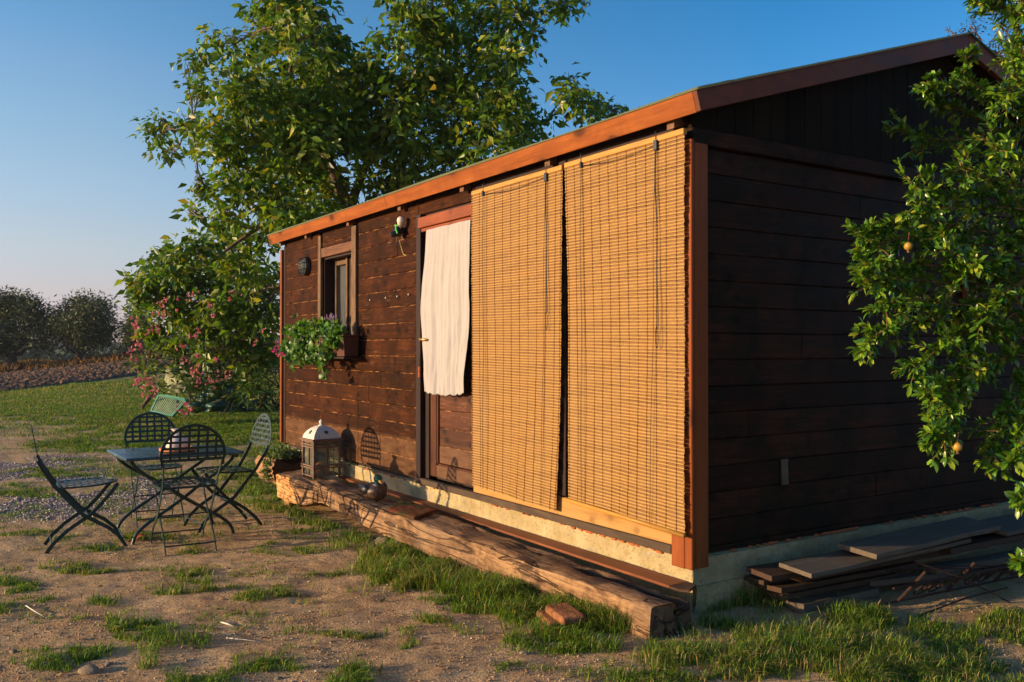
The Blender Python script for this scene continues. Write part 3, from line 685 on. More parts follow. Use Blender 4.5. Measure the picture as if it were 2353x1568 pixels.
# sills under door and blinds
ss = MB(); ss.box(-2.93, -.133, -.014, .03, .268, .312, .004); ss.build('sill_board', M['sill'], shed)
ss = MB(); ss.box(-2.075, -1.10, -.004, .03, .314, .425, .003); ss.box(-1.098, -.133, -.006, .03, .314, .42, .003); ss.build('base_board', M['pine'], shed)
ss = MB(); ss.box(-2.075, -.135, .01, .035, .43, 2.40, .003); ss.box(-1.08, -1.02, -.005, .02, .43, 2.38, .003); ss.build('opening_panel', M['darkwood'], shed)
# ---- window
win = MB()
win.box(-5.012, -4.945, -.006, .02, 1.38, 2.36, .003); win2 = MB(); win2.box(-4.190, -4.095, -.008, .02, 1.19, 2.36, .003)
wf = win.build('window', M['frame'], shed); win2.build('window_post', M['frame'], wf)
q = MB(); q.box(-4.944, -4.191, .001, .03, 2.150, 2.238, .004); q.build('lintel', M['framex'], wf)
q = MB(); q.box(-4.944, -4.925, .031, .16, 1.42, 2.15); q.box(-4.20, -4.183, .031, .16, 1.42, 2.15); q.box(-4.944, -4.183, .031, .16, 2.13, 2.149); q.box(-4.944, -4.183, -.02, .16, 1.40, 1.425, .003)
q.build('reveal', M['darkwood'], wf)
q = MB()
for (a, b) in ((-4.92, -4.575), (-4.565, -4.21)):
    q.box(a, a+.045, .125, .16, 1.43, 2.125, .003); q.box(b-.045, b, .125, .16, 1.43, 2.125, .003); q.box(a+.046, b-.046, .128, .157, 1.43, 1.48, .003); q.box(a+.046, b-.046, .128, .157, 2.075, 2.125, .003)
q.build('sash', M['frame'], wf)
# open inner leaf edge catching the sun
q = MB(); Mx = Matrix.Translation((-4.575, .11, 0)) @ Matrix.Rotation(R(8), 4, 'Z'); q.box(0, .028, -.012, .012, 1.43, 2.12, .002, Mx); q.build('stile', M['frame'], wf)
q = MB(); q.box(-4.87, -4.62, .141, .145, 1.48, 2.075); q.box(-4.52, -4.26, .141, .145, 1.48, 2.075); q.build('pane', M['winglass'], wf)
def cloth_sheet(x0, x1, z0, z1, y0, amp, nx=60, nz=60, fn=None, th=.0):
    A, B = np.meshgrid(np.linspace(0, 1, nx), np.linspace(0, 1, nz), indexing='ij'); A = A.ravel(); B = B.ravel()
    X_, Y_, Z_ = fn(A, B) if fn else (x0+(x1-x0)*A, y0+amp*np.sin(A*30+2*B)*.5, z0+(z1-z0)*B)
    I = np.arange(nx*nz).reshape(nx, nz)
    return np.stack([X_, Y_, Z_], 1), np.stack([I[:-1, :-1].ravel(), I[1:, :-1].ravel(), I[1:, 1:].ravel(), I[:-1, 1:].ravel()], 1)
V, F = cloth_sheet(-4.84, -4.62, 1.47, 2.08, .17, .012, fn=lambda a, b: (-4.90+.30*a*(1-.20*np.exp(-((b-.25)/.3)**2)), .172+.008*np.sin(a*36), 1.46+.62*b))
npmesh('net_curtain', V, F, M['curtain'], wf, smooth=True)
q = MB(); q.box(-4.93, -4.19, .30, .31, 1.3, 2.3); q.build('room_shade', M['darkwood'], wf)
# ---- door
q = MB(); q.box(-2.925, -2.855, -.010, .05, .313, 2.30, .003); q.box(-2.853, -2.79, .03, .09, .313, 2.2, .003)
q.box(-2.853, -2.085, .091, .11, .31, 2.3)
df = q.build('door_frame', M['darkwood'], shed)
q = MB(); q.box(-2.885, -2.078, -.018, .03, 2.192, 2.272, .004); q.box(-2.85, -2.078, -.006, .03, 2.162, 2.188, .003); q.build('door_head', M['head'], shed)
q = MB(); q.box(-2.785, -2.695, .040, .075, .335, 2.155, .004); q.box(-2.11, -2.08, .040, .075, .335, 2.155, .004); 
dr = q.build('door', M['doorz'], shed)
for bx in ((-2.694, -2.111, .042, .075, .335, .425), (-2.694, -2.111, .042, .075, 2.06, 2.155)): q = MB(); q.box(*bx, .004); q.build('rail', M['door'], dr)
for bx in ((-2.694, -2.675, .045, .07, .437, .96), (-2.674, -2.13, .043, .056, .4255, .438)): q = MB(); q.box(*bx, .003); q.build('beading', M['doorz'], dr)
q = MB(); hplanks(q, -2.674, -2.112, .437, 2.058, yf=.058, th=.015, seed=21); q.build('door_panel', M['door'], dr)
q = MB(); q.box(-2.815, -2.78, .022, .028, 1.26, 1.44, .002); q.tube([(-2.80, .03, 1.352), (-2.80, -.045, 1.352)], .010, 10); q.tube([(-2.80, -.04, 1.352), (-2.77, -.047, 1.354), (-2.68, -.046, 1.350)], [.011, .0105, .009], 10); q.build('handle', M['brass'], dr, smooth=True)
q = MB(); q.tube([(-2.84, -.015, 1.27), (-2.838, -.02, 1.20), (-2.842, -.02, 1.15)], .0025, 6); q.build('key_cord', M['cord'], dr)
q = MB(); q.box(-2.858, -2.826, -.03, -.012, 1.07, 1.15, .004); q.build('key_tag', M['head'], dr)
# ---- roof
def zr(y_, off): return 2.493+RS*(YR+.086-abs(y_-YR)-0)+off-RS*0 if False else 2.493+RS*((YR+.086)-abs(y_-YR))+off
def roofslab(mb, x0, x1, off0, off1, ye=.094):
    for sgn in (-1, 1):
        ya = YR+sgn*(YR+ye); V = []
        for x in (x0, x1):
            for (yy) in (ya, YR): V += [(x, yy, zr(yy, off0)), (x, yy, zr(yy, off1))]
        mb.add(V, [(0, 1, 3, 2), (4, 6, 7, 5), (0, 4, 5, 1), (2, 3, 7, 6), (1, 5, 7, 3), (0, 2, 6, 4)])
ZO = 0.0
def zr(y_, off): return 2.4935+RS*((YR+.094)-abs(y_-YR))+off-0.0025
q = MB(); roofslab(q, -L-.17, .108, -.022, -.002); q.build('roof_boards', M['darkwood'], shed)
nxr, nyr = 500, 120
def felt():
    V = []; F = []
    for sgn in (-1, 1):
        for side in (0, 1):
            xs = np.linspace(-L-.20, .152, nxr); ts = np.linspace(0, 1, nyr); A, B = np.meshgrid(xs, ts, indexing='ij'); A = A.ravel(); B = B.ravel()
            Yv = YR+sgn*(YR+.108)*(1-B)
            lap = .0035*(np.floor(B*2.2)*1.0)
            Zv = 2.491+RS*(YR+.094-np.abs(Yv-YR))+(.009+.004*vnoise(A*3, Yv*3)+.0016*vnoise(A*60, Yv*60)+.003*np.sin(A*1.9+B*4)*(B < .1) if side else 0*A)
            n0 = len(V); n0 = sum(len(v) for v in V); I = n0+np.arange(nxr*nyr).reshape(nxr, nyr)
            V.append(np.stack([A, Yv, Zv], 1)); F.append(np.stack([I[:-1, :-1].ravel(), I[1:, :-1].ravel(), I[1:, 1:].ravel(), I[:-1, 1:].ravel()], 1))
            if side:
                J = I-nxr*nyr; F.append(np.stack([J[:-1, 0], J[1:, 0], I[1:, 0], I[:-1, 0]], 1))
                F.append(np.stack([J[-1, :-1], J[-1, 1:], I[-1, 1:], I[-1, :-1]], 1)); F.append(np.stack([J[0, :-1], J[0, 1:], I[0, 1:], I[0, :-1]], 1))
    return npmesh('roof', np.concatenate(V), np.concatenate(F), M['felt'], shed, smooth=False)
rf = felt()
# fascia along the eaves, perpendicular to the slope (two boards butted)
def fascia(mb, xa, xb, sgn):
    nrm = Vector((0, -.294*sgn*-1, .956)); sl = Vector((0, .956, .294))
    if sgn > 0: bot = Vector((0, -.074, 2.393)); up = Vector((0, -.294, .956)); inn = Vector((0, .956, .294))
    else: bot = Vector((0, 2*YR+.074, 2.393)); up = Vector((0, .294, .956)); inn = Vector((0, -.956, .294))
    V = []
    for x in (xa, xb):
        for (a, b) in ((0, 0), (.100, 0), (.100, .028), (0, .028)):
            p = bot+up*a+inn*b; V.append((x, p.y, p.z))
    mb.add(V, [(0, 1, 2, 3), (4, 7, 6, 5), (0, 4, 5, 1), (1, 5, 6, 2), (2, 6, 7, 3), (3, 7, 4, 0)])
for (xa, xb, sg) in ((-L-.155, -3.302, 1), (-3.2995, .110, 1), (-L-.155, .110, -1)): q = MB(); fascia(q, xa, xb, sg); q.build('fascia_board', M['fascia'], rf, bevel=.0025)
for (xa, xb) in ((.1105, .140), (-L-.185, -L-.1555)):
    q = MB()
    for sgn in (1, -1):
        V = []
        for x in (xa, xb):
            ye = -.103 if sgn > 0 else 2*YR+.103; yb = -.075 if sgn > 0 else 2*YR+.075
            V += [(x, yb, 2.395), (x, ye, 2.489), (x, YR-.001*sgn, 3.186), (x, YR-.001*sgn, 3.084)]
        q.add(V, [(0, 1, 2, 3), (4, 7, 6, 5), (0, 4, 5, 1), (1, 5, 6, 2), (2, 6, 7, 3), (3, 7, 4, 0)])
    q.build('barge_board', M['barge'], rf, bevel=.0025)
for x in (-.10, -1.15, -2.17, -3.155, -4.19, -5.25, -6.02):
    for sgn in (1, -1):
        q = MB(); V = []
        ya, yb = (-.043, .5) if sgn > 0 else (2*YR+.043, 2*YR-.5)
        for xx in (x-.026, x+.026):
            V += [(xx, ya, 2.362), (xx, ya, 2.465), (xx, yb, 2.465+RS*.5), (xx, yb, 2.362+RS*.54)]
        q.add(V, [(0, 1, 2, 3), (4, 7, 6, 5), (0, 4, 5, 1), (1, 5, 6, 2), (2, 6, 7, 3), (3, 7, 4, 0)]); q.build('rafter_tail', M['rafter'], rf, bevel=.002)
q = MB(); q.box(-L+.02, -.04, .012, .035, ZT+.002, 2.50, .002); q.build('wall_plate', M['darkwood'], shed)
# side wall bits
q = MB(); q.add([(-.020, .664, .568), (-.020, .712, .566), (-.020, .716, .705), (-.020, .660, .703), (-.010, .668, .572), (-.008, .706, .570), (-.013, .705, .70), (-.012, .666, .698)], [(0, 1, 5, 4), (1, 2, 6, 5), (2, 3, 7, 6), (3, 0, 4, 7), (4, 5, 6, 7), (3, 2, 1, 0)]); q.build('wood_patch', M['plank'], shed)
q = MB(); q.box(-.018, .012, 2.345, 2.475, 1.38, 1.80, .003); q.box(-.018, .008, 2.477, 2.9, 1.38, 1.44, .003); q.build('side_window_board', M['post'], shed)
for (x, z) in ((-3.802, 1.695), (-3.49, 1.699), (-3.275, 1.699), (-3.074, 1.704)):
    q = MB(); q.lathe([(.003, 0), (.003, .010), (.007, .013), (.008, .017), (0, .020)], 10, Matrix.Translation((x, .014, z)) @ Matrix.Rotation(R(90), 4, 'X')); q.build('peg', M['cream'], shed, smooth=True)

# ================================================================== BLINDS
def blind(name, label, xl, xr, zt, zbl, zbr, lt, rt, colx, rod, cords, seed):
    rnd = random.Random(seed); t = thing(name, label, 'blind', ((xl+xr)/2, -.03, zt), 0, 'bamboo roller blinds on the cabin front')
    off = Vector((-(xl+xr)/2, .03, -zt))
    def fx(s, f):   # s across 0..1, f down 0..1
        a = xl+(lt(f)); b = xr+(rt(f)); return a+(b-a)*s
    def yy(s, f): return -.034-.006*math.sin(f*5+seed)-.007*math.sin(s*6.3+f*3)*f-.004*math.sin(s*17+f*9+seed)*f
    Hh = zt-.05
    slat = MB(); thin = MB(); st = MB(); z = zt-.036; k = 0
    while True:
        f = (zt-z)/(zt-min(zbl, zbr)); zb = max(zbl, zbr)
        if z < min(zbl, zbr)+.01: break
        wide = (k % 2 == 0)
        per = (.0172 if seed == 1 else .0178)+rnd.uniform(-.0003, .0003)
        drop = lambda s: (zbr-zbl)*(s-.5)*f if True else 0
        jit = rnd.uniform(-.0004, .0004); n = 10
        def strip(mb, z0, hgt, th, dy=0):
            V = []; FF = []
            a = rnd.uniform(-.004, .004); b = rnd.uniform(-.004, .004)
            for i in range(n+1):
                s = i/n; x = fx(s, f)+(a if i == 0 else 0)+(b if i == n else 0); y_ = yy(s, f)+dy; zz = z0+(zbr-zbl)*(s-.5)*f*1.0+.0012*math.sin(s*9+k)
                V += [(x, y_-th/2, zz-hgt/2), (x, y_-th/2-.0007, zz), (x, y_-th/2, zz+hgt/2), (x, y_+th/2, zz+hgt/2), (x, y_+th/2, zz-hgt/2)]
            for i in range(n):
                for j in range(5):
                    j2 = (j+1) % 5; FF.append((i*5+j, i*5+j2, i*5+5+j2, i*5+5+j))
            FF.append((4, 3, 2, 1, 0)); e = n*5; FF.append((e, e+1, e+2, e+3, e+4)); mb.add([tuple(Vector(v)+off) for v in V], FF)
        zc = z+jit; strip(slat, zc, .0100, .0016)
        strip(thin, zc-.0066, .0031, .0028, -.0012); strip(thin, zc-.0103, .0031, .0028, -.0012)
        for cx_ in colx:
            s = (cx_-xl)/(xr-xl); x = fx(s, f)+.0010*math.sin(k*1.3); y_ = yy(s, f); zz = zc+(zbr-zbl)*(s-.5)*f
            w2 = .0018 if k % 2 else .0013
            Mx = Matrix.Translation(Vector((x, y_-.0026, zz))+off)
            st.box(-w2-.0012, -w2+.0006, -.0008, .0008, -.0056, .0056, 0, Mx); st.box(w2-.0006, w2+.0012, -.0008, .0008, -.0056, .0056, 0, Mx)
            st.box(-.0016, .0016, -.0010, .0008, -.0115, -.0060, 0, Mx)
        z -= per; k += 1
    slat.build('slats', M['reed'], t); thin.build('reeds', M['reedlight'], t); st.build('stitching', M['stitch'], t)
    q = MB(); q.box(xl+.004, xr-.004, -.046, -.020, zt-.030, zt, .003, Matrix.Translation(off)); q.build('head_rail', M['bamboorail'], t)
    if rod:
        q = MB(); q.tube([Vector((xl+lt(1)-.012, -.050, zbl))+off, Vector((xr+rt(1)+.006, -.050, zbr))+off], .0115, 12); q.build('bottom_rod', M['bamboorail'], t, smooth=True)
    for (xc, big) in cords['br']:
        q = MB(); w2 = .013 if big else .008; q.box(xc-w2, xc+w2, -.056, -.0465, zt-.055-(.018 if big else 0), zt-.022, .002, Matrix.Translation(off)); q.tube([Vector((xc, -.05, zt-.02))+off, Vector((xc, -.052, zt+.022))+off, Vector((xc+.006, -.04, zt+.032))+off], .002, 6); q.build('bracket', M['bracket'], t)
    q = MB(); a, b = cords['br'][0][0], cords['br'][1][0]
    zb0 = min(zbl, zbr)
    for (x0_, x1_, zz, r_) in ((a, a+.004, zb0+.02, .0012), (a+.006, a+.012, zb0+.03, .0009), (b, b+cords['lean'], zb0+.01, .0014), (b+.006, b+.012, cords['tassel'], .0018), (b-.004, b+.022, cords['tassel'], .0018)):
        pts = []
        for i in range(30):
            f = i/29; pts.append(Vector((x0_+(x1_-x0_)*f+.0025*math.sin(f*14+r_*900), -.052-.003*math.sin(f*9), zt-.05+(zz-zt+.05)*f))+off)
        q.tube(pts, r_, 5)
    q.tube([Vector((a+(b-a)*i/16, -.051, zt-.045-.022*math.sin(math.pi*i/16)**1.0*(1 if i < 16 else 0)+(.0)*i))+off for i in range(17)], .0018, 5)
    xt = b+.014; q.tube([Vector((xt+.010*math.sin(an)*(1.0), -.056, cords['tassel']-.05-.055*math.cos(an)))+off for an in np.linspace(-math.pi+.2, math.pi-.2, 14)], .0018, 5)
    q.build('pull_cord', M['bracket'], t)
    t.location.x += .045
    return t
blind('bamboo_blind', 'left bamboo blind beside the white door cloth, hanging lower at its right side', -2.083, -1.043, 2.345, .372, .345,
      lambda f: 0, lambda f: -.022*f-.050*f*f, [-2.075+.0965*i for i in range(11)]+[-1.055], False, dict(br=[(-1.92, 0), (-1.20, 1)], lean=-.05, tassel=1.50), 1)
blind('bamboo_blind', 'right bamboo blind next to the corner post, ending in a round bottom rod', -1.028, -.048, 2.350, .425, .388,
      lambda f: .030*math.sin(f*2.0)+.004, lambda f: -.012*math.sin(f*3), [-1.015+.076*i for i in range(13)], True, dict(br=[(-.86, 0), (-.245, 1)], lean=-.045, tassel=1.39), 2)

# ================================================================== DOOR CLOTH
def ccloth(a, b):
    f = 1-b
    xl = -2.745-.075*np.exp(-((f-.45)/.28)**2)+.0*f-.01*f; xr = -2.098-.055*sstep(.55, 1.0, f)-.006*np.sin(f*9)
    x = xl+(xr-xl)*a
    fold = (.009*np.sin(a*15+2.4*np.sin(f*2.4))+.004*np.sin(a*37+2.5*f+1)+.003*np.sin(a*73-3*f)+.016*(fbm(a*7, f*5+3, 4)-.5)*2+.008*(fbm(a*26, f*4+9, 3)-.5)*2)*(.38+.45*f)
    return x, -.016+fold-.014*f, 2.165-1.20*f-.018*np.sin(a*3.1)*f+.012*a*f+.005*np.sin(a*40)*sstep(.9, 1, f)
V, F = cloth_sheet(0, 0, 0, 0, 0, 0, 110, 130, fn=ccloth)
dc = npmesh('door_cloth', V, F, M['curtain'], None, smooth=True); tag(dc, 'creased white linen cloth hung over the upper part of the cabin door', 'cloth')
mdd = dc.modifiers.new('thick', 'SOLIDIFY'); mdd.thickness = .0015

# ================================================================== WALL LAMPS
t = thing('bulkhead_lamp', 'round caged bulkhead lamp on the wall left of the window', 'wall lamp', (-5.345, .013, 2.10))
RX = Matrix.Rotation(R(90), 4, 'X')
q = MB(); q.lathe([(.092, 0), (.095, .02), (.088, .036), (.072, .04)], 28, RX); smooth_by_angle(q.build('housing', M['iron'], t))
q = MB(); q.lathe([(.070, .036), (.066, .058), (.045, .078), (.02, .086), (0, .088)], 24, RX); q.build('glass_dome', M['glass'], t, smooth=True)
q = MB(); q.lathe([(.066, .033), (.05, .035), (0, .036)], 20, RX); q.build('reflector', M['tin'], t)
q = MB()
for z in (-.03, .03): q.tube([(x, -.040-.055*math.sqrt(max(0, 1-(x/.085)**2-(z/.1)**2)), z) for x in np.linspace(-.08, .08, 11)], .004, 6)
for x in (-.03, .03): q.tube([(x, -.040-.055*math.sqrt(max(0, 1-(z/.085)**2-(x/.1)**2)), z) for z in np.linspace(-.08, .08, 11)], .004, 6)
q.tube([(.083*math.cos(a), -.042, .083*math.sin(a)) for a in np.linspace(0, 2*math.pi, 29)], .006, 6)
q.tube([(.0, -.01, .09), (.03, -.02, .115), (.05, -.03, .108)], .003, 6)
q.build('cage', M['iron'], t, smooth=True)
t = thing('bulb_lamp', 'white globe bulb tied by green ribbon to a black lamp holder above the pegs', 'bulb lamp', (-3.18, .013, 2.21))
q = MB(); q.lathe([(.014, -.045), (.016, -.03), (.024, -.012), (.033, .012), (.033, .028), (.022, .044), (0, .050)], 20, Matrix.Translation((.045, -.05, .055)) @ Matrix.Rotation(R(25), 4, 'Y')); q.build('bulb', M['cream'], t, smooth=True)
q = MB(); q.box(-.055, .035, -.075, 0, -.035, .02, .008, Matrix.Rotation(R(-12), 4, 'Y')); q.lathe([(.022, -.03), (.026, 0), (.022, .02)], 14, Matrix.Translation((.015, -.052, .018)) @ Matrix.Rotation(R(40), 4, 'Y')); q.lathe([(0, 0), (.022, 0), (.027, .02), (.018, .045), (0, .05)], 14, Matrix.Translation((-.02, -.06, -.02)) @ Matrix.Rotation(R(115), 4, 'X')); q.build('lamp_holder', M['blackplastic'], t)
q = MB(); q.bar([(.005, -.075, .045), (.02, -.085, .03), (.03, -.083, .0), (.045, -.08, -.03)], .014, .002, (0, 1, .1)); q.bar([(-.02, -.07, .03), (.02, -.09, .035), (.045, -.075, .03)], .01, .002, (0, 1, .1)); q.build('ribbon', M['greentape'], t)
q = MB(); q.tube([(-.055+.0*i, -.05, -.02) if i == 0 else (-.02+.05*math.cos(a), -.03, -.06+.055*math.sin(a)) for i, a in enumerate(np.linspace(2.4, 6.6, 16))], .0022, 6); q.build('black_flex', M['bracket'], t)
q = MB(); q.tube([(-.02, -.03, -.08), (-.022, -.018, -.11), (-.012, -.012, -.15), (.01, -.01, -.185), (.06, -.010, -.20)], .0026, 6); q.build('yellow_flex', M['yellow'], t)

# ================================================================== BEAM BENCH
def beam_mesh():
    nx_, npz = 420, 72; xs = np.linspace(-4.86, .185, nx_); V = []; C = []
    for i, x in enumerate(xs):
        f = (x+4.86)/5.0
        yb = -.160-.02*f; yfm = -.425-.012*math.sin(x*2.1)+.02*math.exp(-((x+3.9)/.25)**2); zt = .150+.004*math.sin(x*2.7); h = np.interp(x, [-4.86, -4.3, -3.9, -3.2, -2.2, -1.2, .145], [.235, .225, .155, .15, .165, .180, .235])
        if x < -4.0: yfm -= .02*sstep(-4.0, -4.5, x)
        cy = (yb+yfm)/2; cz = zt-h/2; a = (yb-yfm)/2; b = h/2
        for k in range(npz):
            th = 2*math.pi*k/npz; c, s = math.cos(th), math.sin(th); pw_ = .15 if x > -4.0 else .30
            yy = cy+a*math.copysign(abs(c)**pw_, c); zz = cz+b*math.copysign(abs(s)**pw_, s)
            p = np.array([[x, yy, zz]])
            n = (vnoise3(p*np.array([[2.5, 9, 9]]))[0]-.5)*.030+(vnoise3(p*np.array([[9, 40, 40]]))[0]-.5)*.018+(vnoise3(p*45)[0]-.5)*.004
            bottom = sstep(.2, -.9, s); n += bottom*(.035*(vnoise3(p*np.array([[3.2, 3, 3]])+7)[0]-.35))
            rot = 0
            if s > .5 or x > .0:   # rotten channel along the back of the top
                ch = math.exp(-((yy+.225+.01*math.sin(x*5))/.035)**2)*float(sstep(-1.9, -.7, x)); n -= .05*ch*(.5+vnoise3(p*np.array([[7, 30, 30]])+3)[0]); rot = min(1, ch*1.6+float(sstep(-.1, .1, x))*.3*(yy > -.3))
            zz += n*s; yy += n*c*.8
            zz = max(zz, -.2)
            xx = x
            if i == nx_-1: pass
            V.append((xx+(.02*(vnoise3(p*14)[0]-.5)*1.4 if x > .1 or x < -4.8 else 0), yy, zz)); C.append((max(rot, .8*float(sstep(-.24, -.17, yy))*float(sstep(.4, 1, s))*float(sstep(-2.2, -1, x))), float(sstep(-4.25, -4.5, x))*(s < .7), 0))
    I = np.arange(nx_*npz).reshape(nx_, npz); F = [tuple(int(q) for q in r) for r in np.stack([I[:-1].ravel(), I[1:].ravel(), np.roll(I, -1, 1)[1:].ravel(), np.roll(I, -1, 1)[:-1].ravel()], 1)]
    # end caps as fans with an inset ring
    for (row, sx) in ((0, -1), (nx_-1, 1)):
        ring = np.array([V[j] for j in I[row]]); cen = ring.mean(0); prev = list(I[row]); 
        for q_, fac in enumerate((.8, .55, .3)):
            cur = []
            for j in range(npz):
                p = cen+(ring[j]-cen)*fac; p[0] += sx*(.010*(vnoise3(p[None, :]*30)[0]-.5)); 
                if sx > 0: p[0] -= .05*math.exp(-((p[1]+.235)/.02)**2)*(p[2] > .03)
                cur.append(len(V)); V.append(tuple(p)); C.append((.35 if sx > 0 else .6, 0, 0))
            for j in range(npz): F.append((int(prev[j]), int(prev[(j+1) % npz]), int(cur[(j+1) % npz]), int(cur[j])))
            prev = cur
        F.append(tuple(int(j) for j in prev))
    return npmesh('beam_bench', np.array(V), F, M['beam'], None, col=np.array(C, np.float32), smooth=True)
bm_ = beam_mesh(); tag(bm_, 'long old squared timber beam lying as a step along the cabin front', 'beam')
q = MB(); q.box(-4.80, -4.68, -.40, -.26, -.20, -.075, .006); o = q.build('wood_block', M['beam'], None); 
a_ = o.data.color_attributes.new('Col', 'FLOAT_COLOR', 'POINT'); a_.data.foreach_set('color', [0, .6, 0, 1]*len(o.data.vertices)); tag(o, 'short sawn wooden block propping the far bark end of the long beam', 'wood block')
q = MB()
for (x0_, x1_) in ((-4.36, -.03),):
    V = []; 
    for x in (x0_, x1_): k_ = (x+4.36)/4.33; yf_ = -.062-.058*k_; V += [(x, yf_, .138), (x, yf_, .152), (x, -.004, .156), (x, -.004, .142)]
    q.add(V, [(0, 1, 2, 3), (4, 7, 6, 5), (0, 4, 5, 1), (1, 5, 6, 2), (2, 6, 7, 3), (3, 7, 4, 0)])

o = q.build('moulding_board', M['trim'], None, bevel=.002); tag(o, 'long thin reddish moulding board lying between the beam and the concrete footing', 'board')
q = MB(); V = []
for i in range(9):
    f = i/8; V += [(-.028+.10*f, -.118+.03*f, .139-.006*math.sin(f*3)), (-.028+.10*f, -.118+.03*f, .151-.006*math.sin(f*3)), (-.028+.06*f, -.006, .155), (-.028+.06*f, -.006, .143)]
FF = [(0, 1, 2, 3), (32, 35, 34, 33)]
for i in range(8):
    for k in range(4): FF.append((i*4+k, i*4+4+k, i*4+4+(k+1) % 4, i*4+(k+1) % 4))
o = q.add(V, FF).build('board_offcut', M['plank2'], None); tag(o, 'dark curved board end poking past the cabin corner beyond the moulding', 'board')
# door mat
pts = [(-2.47, -.452), (-2.10, -.440), (-2.25, -.185), (-2.74, -.205)]
V = []; n = 40
for i in range(n+1):
    for j in range(n//2+1):
        a, b = i/n, j/(n//2); p0 = np.array(pts[0])*(1-a)+np.array(pts[1])*a; p1 = np.array(pts[3])*(1-a)+np.array(pts[2])*a; p = p0*(1-b)+p1*b
        V.append((p[0], p[1], .184+.004*vnoise(np.array([a*9]), np.array([b*6]))[0]-.010*math.exp(-b*14)+.002*random.random()))
I = np.arange((n+1)*(n//2+1)).reshape(n+1, n//2+1)
o = npmesh('door_mat', np.array(V), np.stack([I[:-1, :-1].ravel(), I[1:, :-1].ravel(), I[1:, 1:].ravel(), I[:-1, 1:].ravel()], 1), M['mat'], None, smooth=True)
md = o.modifiers.new('thick', 'SOLIDIFY'); md.thickness = .014; tag(o, 'worn brown and red coir mat lying on the beam below the door', 'door mat')

# ================================================================== LANTERN
t = thing('lantern', 'large square wooden lantern with a white tin domed roof on the beam end', 'lantern', (-4.385, -.205, .152), R(3))
a = .118
q = MB()
for sx in (-1, 1):
    for sy in (-1, 1): q.box(sx*a-.010, sx*a+.010, sy*a-.010, sy*a+.010, 0, .330, .0015)
for z0 in (.022, .088, .108, .268, .290): 
    for s in (-1, 1):
        dd = .0145
        q.box(-a-.018, a+.018, s*(a+.002)-.004+s*.010, s*(a+.002)+.004+s*.010, z0, z0+.013, .001); q.box(s*(a+.002)-.004+s*.010, s*(a+.002)+.004+s*.010, -a-.010, a+.010, z0+.0005, z0+.0125, .001)
q.box(-a+.011, a-.011, -a+.011, a-.011, .018, .030)
for s in (-1, 1): q.box(-.005, .005, s*a-.004, s*a+.004, .03, .33); q.box(s*a-.0045, s*a+.0045, -.005, .005, .03, .33)
q.build('body_frame', M['lantern_wood'], t)
q = MB(); q.box(-a-.024, a+.024, -a-.024, a+.024, .331, .345, .002); q.box(-a-.014, a+.014, -a-.014, a+.014, .315, .330, .002); q.build('rim', M['lantern_wood'], t)
q = MB()
for s in (-1, 1): q.box(-a+.012, a-.012, s*(a-.008)-.001, s*(a-.008)+.001, .032, .316); q.box(s*(a-.008)-.001, s*(a-.008)+.001, -a+.012, a-.012, .032, .316)
q.build('glass_pane', M['glass'], t)
q = MB(); prof = [(.124, .346), (.121, .362), (.110, .388), (.092, .412), (.068, .434), (.045, .448), (.030, .454)]
V = []; nseg = 10
for (r, z) in prof:
    for s4 in range(4):
        for k in range(nseg):
            an = math.pi/4+s4*math.pi/2; c0 = Vector((math.cos(an), math.sin(an)))*r*1.414; an2 = an+math.pi/2; c1 = Vector((math.cos(an2), math.sin(an2)))*r*1.414; p = c0.lerp(c1, k/nseg); V.append((p.x, p.y, z))
m = 4*nseg; FF = []
for i in range(len(prof)-1):
    for k in range(m): FF.append((i*m+k, i*m+(k+1) % m, (i+1)*m+(k+1) % m, (i+1)*m+k))
FF.append(tuple((len(prof)-1)*m+k for k in range(m))); q.add(V, FF); ro = q.build('tin_roof', M['tin'], t); smooth_by_angle(ro, 30)
for k in range(4):      # dark star cut-outs
    q = MB(); ang = k*math.pi/2; pts = []
    for i in range(10):
        rr = .024 if i % 2 == 0 else .0095; aa = math.pi/2+i*math.pi/5; pts.append((rr*math.cos(aa), rr*math.sin(aa)))
    tilt = math.atan2(.024, .018)
    Mx = Matrix.Rotation(ang, 4, 'Z') @ Matrix.Translation((.1035, 0, .402)) @ Matrix.Rotation(-R(36), 4, 'Y') @ Matrix.Rotation(R(90), 4, 'Z') @ Matrix.Rotation(R(90), 4, 'X')
    V = [tuple(Mx @ Vector((p[0], p[1], z))) for z in (-.002, .0022) for p in pts]; q.add(V, [tuple(range(10))[::-1], tuple(range(10, 20))]+[(i, (i+1) % 10, 10+(i+1) % 10, 10+i) for i in range(10)])
    q.build('star_opening', M['bracket'], ro)
q = MB(); q.lathe([(.030, .452), (.028, .460), (.016, .464), (.014, .470), (.021, .480), (.020, .494), (.008, .503), (.006, .508), (0, .510)], 16); q.build('finial', M['tin'], t, smooth=True)
q = MB(); q.tube([(.014*math.cos(x), 0, .514+.014*math.sin(x)) for x in np.linspace(0, 2*math.pi, 17)], .0022, 6); q.build('ring', M['rust'], t)
o = thing('terracotta_ball', 'round terracotta ball standing inside the wooden lantern', 'terracotta ball', (-4.385, -.205, .152))
q = MB(); q.lathe([(0, .031), (.04, .035), (.066, .062), (.068, .085), (.05, .118), (.022, .134), (0, .137)], 20); q.build('ball_body', M['terracotta'], o, smooth=True)

# ================================================================== DUCK
t = thing('decoy_duck', 'wooden mallard decoy with green head and dark wings sitting on the beam', 'duck figure', (-3.03, -.305, .158), R(0)); t.scale = (1.12, 1.12, 1.12)
